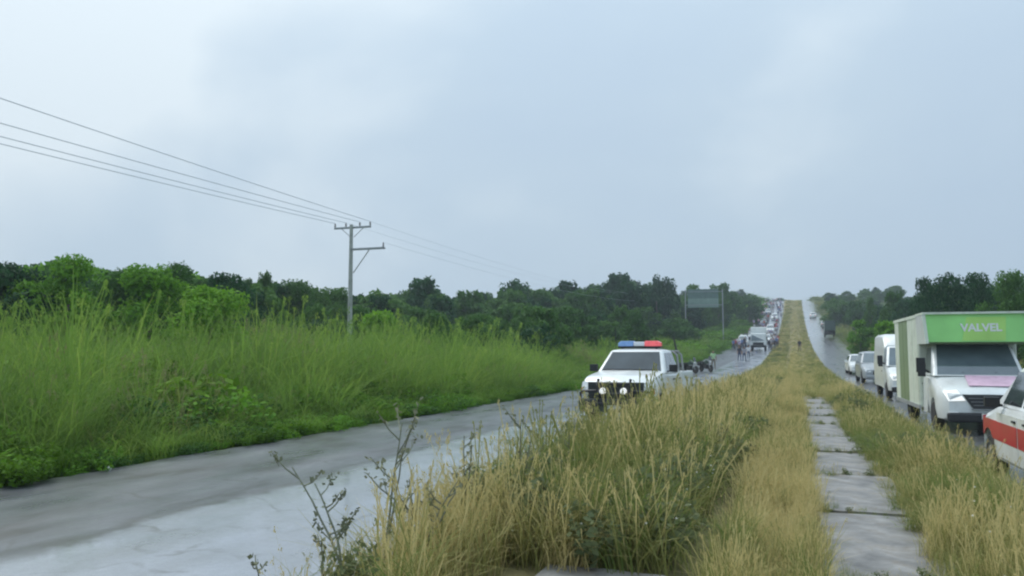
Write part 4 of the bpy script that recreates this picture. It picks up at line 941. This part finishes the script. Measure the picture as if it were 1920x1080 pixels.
def box_van(x, y, rz):
    t = empty('box_van', (x, y, float(P(y))), rz, 'white box van with green panel over the windscreen facing us on the right', 'van')
    van_cab(t, 1.02, 'white', lit=(-1,))
    # pink patch laid over the bonnet
    MB().panel([(-.34, .20, 1.115), (.80, .20, 1.105), (.74, .82, 1.335), (-.30, .82, 1.345)], .012).build('bonnet_patch', M['pink'], t)
    # overcab panel: leaning green board with pale frame
    fr = MB().panel([(-1.03, .92, 2.14), (1.03, .92, 2.14), (1.10, 1.00, 2.82), (-1.10, 1.00, 2.82)], .03).build('header_board', M['boxgreen'], t)
    MB().panel([(-.30, .920, 2.17), (.62, .920, 2.17), (.66, .987, 2.74), (-.18, .987, 2.74)], .034).build('lime_patch', M['lime'], fr)
    text_mesh('VALVEL', .26, M['white'], fr, (.12, .918, 2.48), (R(90 - 6.7), 0, 0), 'lettering', bold=.008)
    for s in (-1, 1):
        q = [(s * 1.03, .90, 2.10), (s * 1.10, .90, 2.10), (s * 1.16, .98, 2.84), (s * 1.08, .98, 2.84)]
        MB().panel(q if s > 0 else q[::-1], .05).build('frame', M['boxside'], fr)
        q = [(s * 1.04, .94, 2.10), (s * 1.10, 2.0, 2.10), (s * 1.12, 2.0, 2.84), (s * 1.10, 1.02, 2.84)]
        MB().panel(q if s > 0 else q[::-1], .02).build('side_board', M['white'], fr)
    MB().box((0, 1.48, 2.845), (2.28, 1.16, .05)).build('frame', M['boxside'], fr)
    MB().box((0, 1.5, 2.12), (2.1, .94, .04)).build('soffit', M['boxolive'], fr)
    # box body with separate side panels
    bx = MB().box((0, 4.15, 1.66), (2.20, 4.3, 2.34)).build('box_body', M['boxside'], t, bevel=.03)
    for s in (-1, 1):
        yy = 2.04
        for i in range(5):
            w_ = .82; mt = 'boxolive' if i in (2, 3) else 'boxside'
            MB().box((s * 1.105, yy + w_ / 2, 1.66), (.02, w_ - .03, 2.24)).build('side_panel', M[mt], bx); yy += w_ + .02
        MB().box((s * 1.11, 4.15, .50), (.05, 4.3, .10)).build('skirt_rail', M['gal'], bx)
        MB().box((s * 1.11, 4.15, 2.82), (.05, 4.34, .08)).build('roof_rail', M['boxside'], bx)
    for s in (-1, 1):
        wheel(t, s * .88, .95, .35, .22); wheel(t, s * .88, 4.7, .35, .24)
    MB().box((0, 3.4, .42), (.9, 4.4, .14)).build('chassis', M['black'], t)
    return t
box_van(4.12, 21.0, R(1))
# --- white panel van behind
def panel_van(x, y, rz):
    t = empty('panel_van', (x, y, float(P(y))), rz, 'tall white van partly hidden behind the box van', 'van')
    van_cab(t, .98, 'white', lit=(-1,))
    rings = [[(-.98, v, .42), (-1.0, v, 1.3), (-.92, v, zt - .12), (-.80, v, zt), (.80, v, zt), (.92, v, zt - .12), (1.0, v, 1.3), (.98, v, .42)] for v, zt in ((1.62, 2.18), (1.85, 2.45), (2.3, 2.66), (5.6, 2.68), (5.75, 2.55))]
    MB().loft(rings).build('body', M['white'], t, 35)
    for s in (-1, 1): wheel(t, s * .86, .95, .34, .22); wheel(t, s * .86, 4.7, .34, .22)
    return t
panel_van(4.45, 35.5, R(0))
# --- ordinary cars
def saloon(name, x, y, rz, label, cat, paint, hgt=1.46, L_=4.3, W_=.86, band=None, lit=(), suv=False):
    t = empty(name, (x, y, float(P(y))), rz, label, cat)
    W = [.80, L_ - .82]; k = hgt / 1.46; r_ = .31 if not suv else .36
    top = lerpf([(0, .62 * k), (.06, .70 * k), (.35, .80 * k), (1.25, .95 * k), (1.35, .96 * k), (L_ - .55, 1.0 * k), (L_ - .06, .93 * k), (L_, .80 * k)])
    bot = arches(lerpf([(0, .26), (.2, .20 * k), (L_ - .2, .22 * k), (L_, .32)]), W, r_ + .06); hw = lerpf([(0, W_ * .80), (.10, W_ * .92), (.5, W_), (L_ - .4, W_), (L_, W_ * .86)])
    m = MB().loft(car_rings(ystations(L_, W, r_ + .06), top, bot, hw)); m.build('body', M[paint], t, 32)
    b = (1.12, L_ - .35, W_ - .05, .94 * k); tp = (1.92, L_ - (.95 if not suv else .55), W_ - .24, hgt)
    greenhouse(MB(), b, tp).build('cabin', M[paint], t, 35)
    MB().panel(win_end(b, tp, True, .08, .06, .90), .010).build('windscreen', M['screen'], t)
    MB().panel(win_end(b, tp, False, .12, .15, .88), .010).build('rear_window', M['glass'], t)
    mid = (2.62 - b[0]) / (b[1] - b[0])
    for s in (-1, 1):
        MB().panel(win_side(b, tp, .15, mid - .02, .07, .86, s, s0=.07, s1=mid - .03), .010).build('side_window', M['glass'], t)
        MB().panel(win_side(b, tp, mid + .02, .88, .07, .86, s, s0=mid + .02, s1=.93), .010).build('side_window', M['glass'], t)
        for u0, u1 in ((1.42, 2.58), (2.61, L_ - 1.05)):
            q = [(s * W_, u0, .30 * k), (s * W_, u1, .30 * k), (s * (W_ - .005), u1, .86 * k), (s * (W_ - .005), u0, .86 * k)]
            d = MB().panel(q if s > 0 else q[::-1], .010).build('door', M[paint], t)
            MB().box((s * (W_ + .018), u1 - .13, .80 * k), (.028, .15, .03)).build('handle', M['black'], d)
            if band:
                q = [(s * (W_ + .0105), u0 + .01, .50 * k), (s * (W_ + .0105), u1 - .01, .50 * k), (s * (W_ + .0105), u1 - .01, .74 * k), (s * (W_ + .0105), u0 + .01, .74 * k)]
                MB().panel(q if s > 0 else q[::-1], .003).build('colour_band', M[band], d)
        m = MB().box((s * (W_ + .10), 1.62, 1.0 * k), (.20, .11, .14)); m.tube([(s * (W_ - .04), 1.62, .95 * k), (s * (W_ + .04), 1.62, .98 * k)], .02)
        m.build('mirror', M['black' if band else paint], t, bevel=.025)
        q = [(s * W_ * .50, -.012, .52 * k), (s * W_ * .80, .02, .53 * k), (s * W_ * .90, .14, .70 * k), (s * W_ * .56, .06, .70 * k)]
        MB().panel(q if s > 0 else q[::-1], .02).build('headlight', M['lit' if s in lit else 'lamp'], t)
        MB().box((s * W_ * .74, L_ - .01, .76 * k), (.26, .05, .16)).build('tail_lamp', M['redlens'], t, bevel=.02)
        for v in W: wheel(t, s * (W_ - .11), v, r_, .20)
    MB().panel([(-.36, -.012, .42 * k), (.36, -.012, .42 * k), (.34, .012, .60 * k), (-.34, .012, .60 * k)], .025).build('grille', M['black'], t)
    MB().box((0, -.02, .32 * k), (W_ * 1.55, .10, .16)).build('front_bumper', M['cream' if band else paint], t, bevel=.04)
    MB().box((0, L_ + .0, .42 * k), (W_ * 1.6, .12, .20)).build('rear_bumper', M['cream' if band else paint], t, bevel=.04)
    MB().box((0, -.075, .36 * k), (.32, .012, .12)).build('number_plate', M['plate'], t)
    MB().box((0, L_ / 2, .26), (W_ * 1.2, L_ - 1.0, .10)).build('chassis', M['black'], t)
    return t
def side_wrap(t, L_, W_, k, z0, z1, mat, nm, W, r_):
    """painted band along the wings, beyond the doors, following the body side"""
    hw = lerpf([(0, W_ * .80), (.10, W_ * .92), (.5, W_), (L_ - .4, W_), (L_, W_ * .86)])
    for s in (-1, 1):
        for a, b_ in ((.03, 1.40), (L_ - 1.03, L_ - .03)):
            m = MB(); ysn = np.linspace(a, b_, 14)
            for i in range(len(ysn) - 1):
                zz = lambda y: max([z0] + [.33 + math.sqrt(max(0, (r_ + .07) ** 2 - (y - c) ** 2)) + .01 for c in W if abs(y - c) < r_ + .07])
                p = [(s * (hw(ysn[i]) + .004), ysn[i], min(zz(ysn[i]), z1 - .02)), (s * (hw(ysn[i + 1]) + .004), ysn[i + 1], min(zz(ysn[i + 1]), z1 - .02)), (s * (hw(ysn[i + 1]) + .004), ysn[i + 1], z1), (s * (hw(ysn[i]) + .004), ysn[i], z1)]
                m.panel(p if s > 0 else p[::-1], .003)
            m.build(nm, M[mat], t)
taxi = saloon('taxi_car', 3.70, 15.3, R(180), 'white car with a red side band at the right picture edge', 'car', 'white', 1.70, 4.2, .87, band='red')
side_wrap(taxi, 4.2, .87, 1.164, .582, .865, 'red', 'colour_band', [.80, 4.2 - .82], .31)
saloon('grey_car', 4.65, 52, R(2), 'silver grey car following on the right behind the tall white van', 'car', 'greycar', 1.85, 4.6, .93, lit=(1,), suv=True)
saloon('white_car', 4.7, 66, R(2), 'small white car farther back in the right queue', 'car', 'white', 1.5, 4.3, .86)

# --- distant white truck coming with the crowd
def truck(x, y, rz, label, paint, hgt=3.1, wd=1.1):
    t = empty('truck', (x, y, float(P(y))), rz, label, 'truck'); t.rotation_euler.x = math.atan2(float(P(y + 3) - P(y)), 3)
    rings = [[(-wd, v, .75), (-wd, v, 1.6), (-wd * .96, v + o_, zt), (wd * .96, v + o_, zt), (wd, v, 1.6), (wd, v, .75)] for v, zt, o_ in ((0, 2.55, .28), (.1, 2.62, .25), (1.9, 2.66, 0))]
    MB().loft(rings).build('cab', M[paint], t, 30)
    MB().panel([(-wd * .90, .012, 1.55), (wd * .90, .012, 1.55), (wd * .86, .24, 2.35), (-wd * .86, .24, 2.35)], .012).build('windscreen', M['screen'], t)
    MB().box((0, -.02, 1.12), (wd * 1.5, .06, .40)).build('grille', M['black'], t); MB().box((0, -.08, .72), (wd * 2, .20, .34)).build('front_bumper', M['black'], t, bevel=.04)
    for s in (-1, 1):
        MB().box((s * wd * .80, -.03, 1.12), (.26, .06, .22)).build('headlight', M['lamp'], t)
        MB().box((s * (wd + .16), .2, 1.9), (.16, .1, .45)).build('mirror', M['black'], t)
        MB().panel([(s * (wd + .002), .5, 1.62), (s * (wd + .002), 1.5, 1.62), (s * (wd - .02), 1.5, 2.3), (s * (wd - .02), .62, 2.3)][::s], .01).build('side_window', M['glass'], t)
        wheel(t, s * (wd - .14), .95, .46, .28); wheel(t, s * (wd - .14), 4.8, .46, .30)
    MB().box((0, 4.2, .80 + (hgt - .8) / 2), (wd * 2.06, 4.4, hgt - .8)).build('box_body', M[paint], t, bevel=.03)
    MB().box((0, 3, .68), (.9, 5.6, .18)).build('chassis', M['black'], t)
    return t
truck(-5.25, 126, R(1), 'distant white truck leading the crowd down the left carriageway', 'white', 3.5)
truck(6.4, 172, R(180), 'distant dark green truck on the right carriageway hill', 'darkgreen', 2.7, .95)

# --- two motorcycles parked at the left edge
def motorcycle(x, y, rz, label):
    t = empty('motorcycle', (x, y, float(P(y))), rz, label, 'motorcycle', 'motorcycles parked at the left road edge'); t.rotation_euler.y = .14
    for v in (0, 1.32):
        MB().lathe([(-.05, .22), (-.05, .29), (0, .31), (.05, .29), (.05, .22)], n=18).build('wheel', M['tyre'], t, loc=(0, v, .31))
    MB().loft([[(-.06, .40, .72), (.06, .40, .72), (.09, .40, .92), (-.09, .40, .92)], [(-.14, .60, .70), (.14, .60, .70), (.13, .60, 1.0), (-.13, .60, 1.0)], [(-.09, .90, .70), (.09, .90, .70), (.08, .90, .86), (-.08, .90, .86)]]).build('fuel_tank', M['darkgreen'], t, 50)
    MB().box((0, 1.18, .82), (.24, .62, .10)).build('seat', M['black'], t, bevel=.03)
    m = MB().box((0, .68, .46), (.26, .40, .36)); m.tube([(0, .35, .85), (0, .45, .40), (0, 1.0, .34), (0, 1.32, .31)], .03); m.tube([(.14, .7, .35), (.16, 1.5, .42)], .045); m.build('engine', M['black'], t)
    m = MB()
    for s in (-1, 1): m.tube([(s * .08, 0, .31), (s * .08, .30, .98)], .025)
    m.tube([(-.36, .42, 1.06), (-.1, .32, 1.04), (.1, .32, 1.04), (.36, .42, 1.06)], .017); m.build('fork', M['steel'], t)
    MB().lathe([(0, .02), (0, .09), (.10, .07)], (0, .12, .88), 'y', 12).build('headlight', M['lamp'], t)
    MB().panel([(-.16, .18, 1.0), (.16, .18, 1.0), (.12, .30, 1.32), (-.12, .30, 1.32)], .01).build('windshield', M['glass'], t)
    for s in (-1, 1): MB().box((s * .24, 1.35, .66), (.20, .44, .32)).build('pannier', M['black'], t, bevel=.03)
    return t
for px, dep, rz, lab in ((1302, 64, .9, 'dark motorcycle parked nearest the wooden post'), (1330, 67, .7, 'dark motorcycle parked farther right by the pale green vested person')):
    x, y = place(px, dep); motorcycle(x, y, rz, lab)

# ------------------------------------------------------------------ people
def person_mesh(seed, stride=.28, arm=.2):
    q = np.random.default_rng(seed)
    J = {'pel': (0, 0, .93), 'wst': (0, 0, 1.08), 'chs': (0, .01, 1.32), 'nek': (0, 0, 1.47), 'hd0': (0, -.02, 1.56), 'hd1': (0, -.015, 1.69)}
    for s, n in ((1, 'r'), (-1, 'l')):
        st = stride * s
        J['hip' + n] = (.10 * s, 0, .90); J['kne' + n] = (.11 * s, -st * .55 - .03, .50); J['ank' + n] = (.11 * s, -st + (.12 if st < 0 else 0), .09); J['toe' + n] = (.115 * s, -st - .13, .035)
        J['sho' + n] = (.19 * s, .01, 1.40); J['elb' + n] = (.25 * s, st * arm * 2 + .02, 1.13); J['wri' + n] = (.26 * s, st * arm * 3 - .06, .90); J['han' + n] = (.255 * s, st * arm * 3 - .09, .80)
    names = list(J); idx = {n: i for i, n in enumerate(names)}
    E = [('pel', 'wst'), ('wst', 'chs'), ('chs', 'nek'), ('nek', 'hd0'), ('hd0', 'hd1')]
    for n in 'rl': E += [('pel', 'hip' + n), ('hip' + n, 'kne' + n), ('kne' + n, 'ank' + n), ('ank' + n, 'toe' + n), ('chs', 'sho' + n), ('sho' + n, 'elb' + n), ('elb' + n, 'wri' + n), ('wri' + n, 'han' + n)]
    RAD = {'pel': (.15, .11), 'wst': (.14, .105), 'chs': (.165, .12), 'nek': (.06, .06), 'hd0': (.085, .095), 'hd1': (.075, .09), 'hip': (.095, .095), 'kne': (.062, .062), 'ank': (.042, .045), 'toe': (.04, .03), 'sho': (.07, .07), 'elb': (.045, .045), 'wri': (.032, .036), 'han': (.03, .042)}
    me = bpy.data.meshes.new('person'); me.from_pydata([J[n] for n in names], [(idx[a], idx[b]) for a, b in E], [])
    o = bpy.data.objects.new('person_form', me); COL.objects.link(o); o.modifiers.new('skin', 'SKIN'); sb = o.modifiers.new('sub', 'SUBSURF'); sb.levels = sb.render_levels = 1
    for i, n in enumerate(names): d = me.skin_vertices[0].data[i]; d.radius = RAD[n[:3]]; d.use_root = (n == 'pel')
    bpy.context.view_layer.update()
    res = bpy.data.meshes.new_from_object(o.evaluated_get(bpy.context.evaluated_depsgraph_get())); bpy.data.objects.remove(o)
    res.name = 'person'; res.materials.clear()
    for k in ('shirt white', 'denim', 'skin', 'hair', 'black'): res.materials.append(M[k])
    for p in res.polygons:
        c = p.center; p.use_smooth = True
        if c.z > 1.47: p.material_index = 3 if (c.z > 1.66 or (c.y > .015 and c.z > 1.52)) else 2
        elif abs(c.x) > .19 and c.z < 1.20: p.material_index = 2
        elif c.z > .96: p.material_index = 0
        elif c.z < .08: p.material_index = 4
        else: p.material_index = 1
    return res
PM = [person_mesh(1, .28), person_mesh(2, -.22), person_mesh(3, .12, .1), person_mesh(4, -.30)]
def person(x, y, rz, shirt, trousers, k, label, group=None, s=1.0):
    o = bpy.data.objects.new('person', PM[k % 4]); COL.objects.link(o); o.location = (x, y, gz(x, y) if -3.4 < x < 2.6 else float(P(y)))
    o.rotation_euler = (0, 0, rz); o.scale = (s, s, s)
    for i, mt in ((0, 'shirt ' + shirt), (1, trousers)): o.material_slots[i].link = 'OBJECT'; o.material_slots[i].material = M[mt]
    return tag(o, label, 'person', group)
x, y = place(1336, 72); person(x, y, .3, 'pale green', 'khaki', 2, 'person in pale green vest beside the right motorcycle', None, 1.0)
x, y = place(1385, 92); person(x, y, .2, 'dark', 'denim', 0, 'person in dark clothes, left of the pair ahead of the truck')
x, y = place(1394, 90); person(x, y, -.2, 'grey', 'denim', 1, 'person in grey top, right of the pair ahead of the truck')
x, y = place(1402, 97); person(x, y, .1, 'white', 'denim', 3, 'person in white top just behind the pair ahead of the truck')
person(.55, 121, .2, 'dark', 'khaki', 0, 'lone person in dark clothes walking on the median path toward us')
q = np.random.default_rng(12); cols = ['white', 'white', 'pink', 'lilac', 'grey', 'white', 'pink', 'red', 'blue', 'grey', 'lilac', 'dark']
for i in range(140):
    y = 128 + 190 * q.uniform() ** 1.1; x = q.uniform(-10.1, -3.4) if y > 150 else q.uniform(-4.0, -2.6) if q.uniform() < .6 else q.uniform(-9.5, -7.2)
    c = cols[i % len(cols)]
    zone = 'just behind the white truck' if y < 175 else 'half way up the hill' if y < 240 else 'near the crest'; side = 'median side' if x > -5.5 else 'verge side' if x < -8 else 'middle'; zone = {'just': 'behind truck', 'half': 'half uphill', 'near': 'near crest'}[zone[:4]]
    person(x, y, q.normal(0, .25), c, ['denim', 'khaki', 'denim'][i % 3], int(q.integers(4)), f'person in {c} top and {["blue", "khaki", "blue"][i % 3]} trousers in the crowd {zone}, {side}', f'people in {c} tops in the distant crowd {zone}', q.uniform(.9, 1.05))
for (x, y, lab, paint, h_, su) in ((-8.3, 139, 'white pickup sized car left of the leading distant truck', 'white', 1.85, True), (-5.0, 152, 'white car right behind the leading distant truck', 'white', 1.5, False),
        (-8.0, 166, 'grey car in the crowd half up the left carriageway', 'greycar', 1.5, False), (-5.2, 186, 'tall white car in the crowd half up the left carriageway', 'white', 1.9, True),
        (-7.6, 214, 'dark green car in the crowd high on the left carriageway', 'darkgreen', 1.6, False), (-5.4, 238, 'white car high on the left carriageway near the crest', 'white', 1.8, True), (-7.8, 262, 'grey car highest on the left carriageway just below the crest', 'greycar', 1.6, False)):
    s_ = saloon('distant_car', x, y, 0, lab, 'car', paint, h_, 4.4, .88, suv=su); s_.rotation_euler.x = math.atan2(float(P(y + 3) - P(y - 3)), 6)
for (x, y, k, lab, paint) in ((5.0, 250, 0, 'tiny white car climbing the right carriageway near the crest', 'white'), (6.9, 215, 1, 'tiny grey car on the right carriageway hill beyond the dark green truck', 'greycar')):
    s_ = saloon('distant_car', x, y, R(180), lab, 'car', paint); s_.rotation_euler.x = -math.atan2(float(P(y + 3) - P(y - 3)), 6)

# ------------------------------------------------------------------ haze
m = MB().box((-60, 180, 19.0), (900, 560, 46.0))
hz_o = m.build('haze', [], None); tag(hz_o, kind='stuff')
hm = bpy.data.materials.new('haze_air'); hm.use_nodes = True; ht = hm.node_tree; ht.nodes.clear()
ho = ht.nodes.new('ShaderNodeOutputMaterial'); hv = ht.nodes.new('ShaderNodeVolumePrincipled')
hv.inputs['Color'].default_value = (0.80, 0.90, 1.0, 1); hv.inputs['Density'].default_value = 0.00065; hv.inputs['Anisotropy'].default_value = 0.2
ht.links.new(hv.outputs[0], ho.inputs['Volume']); hz_o.data.materials.append(hm)
hz_o.visible_shadow = True
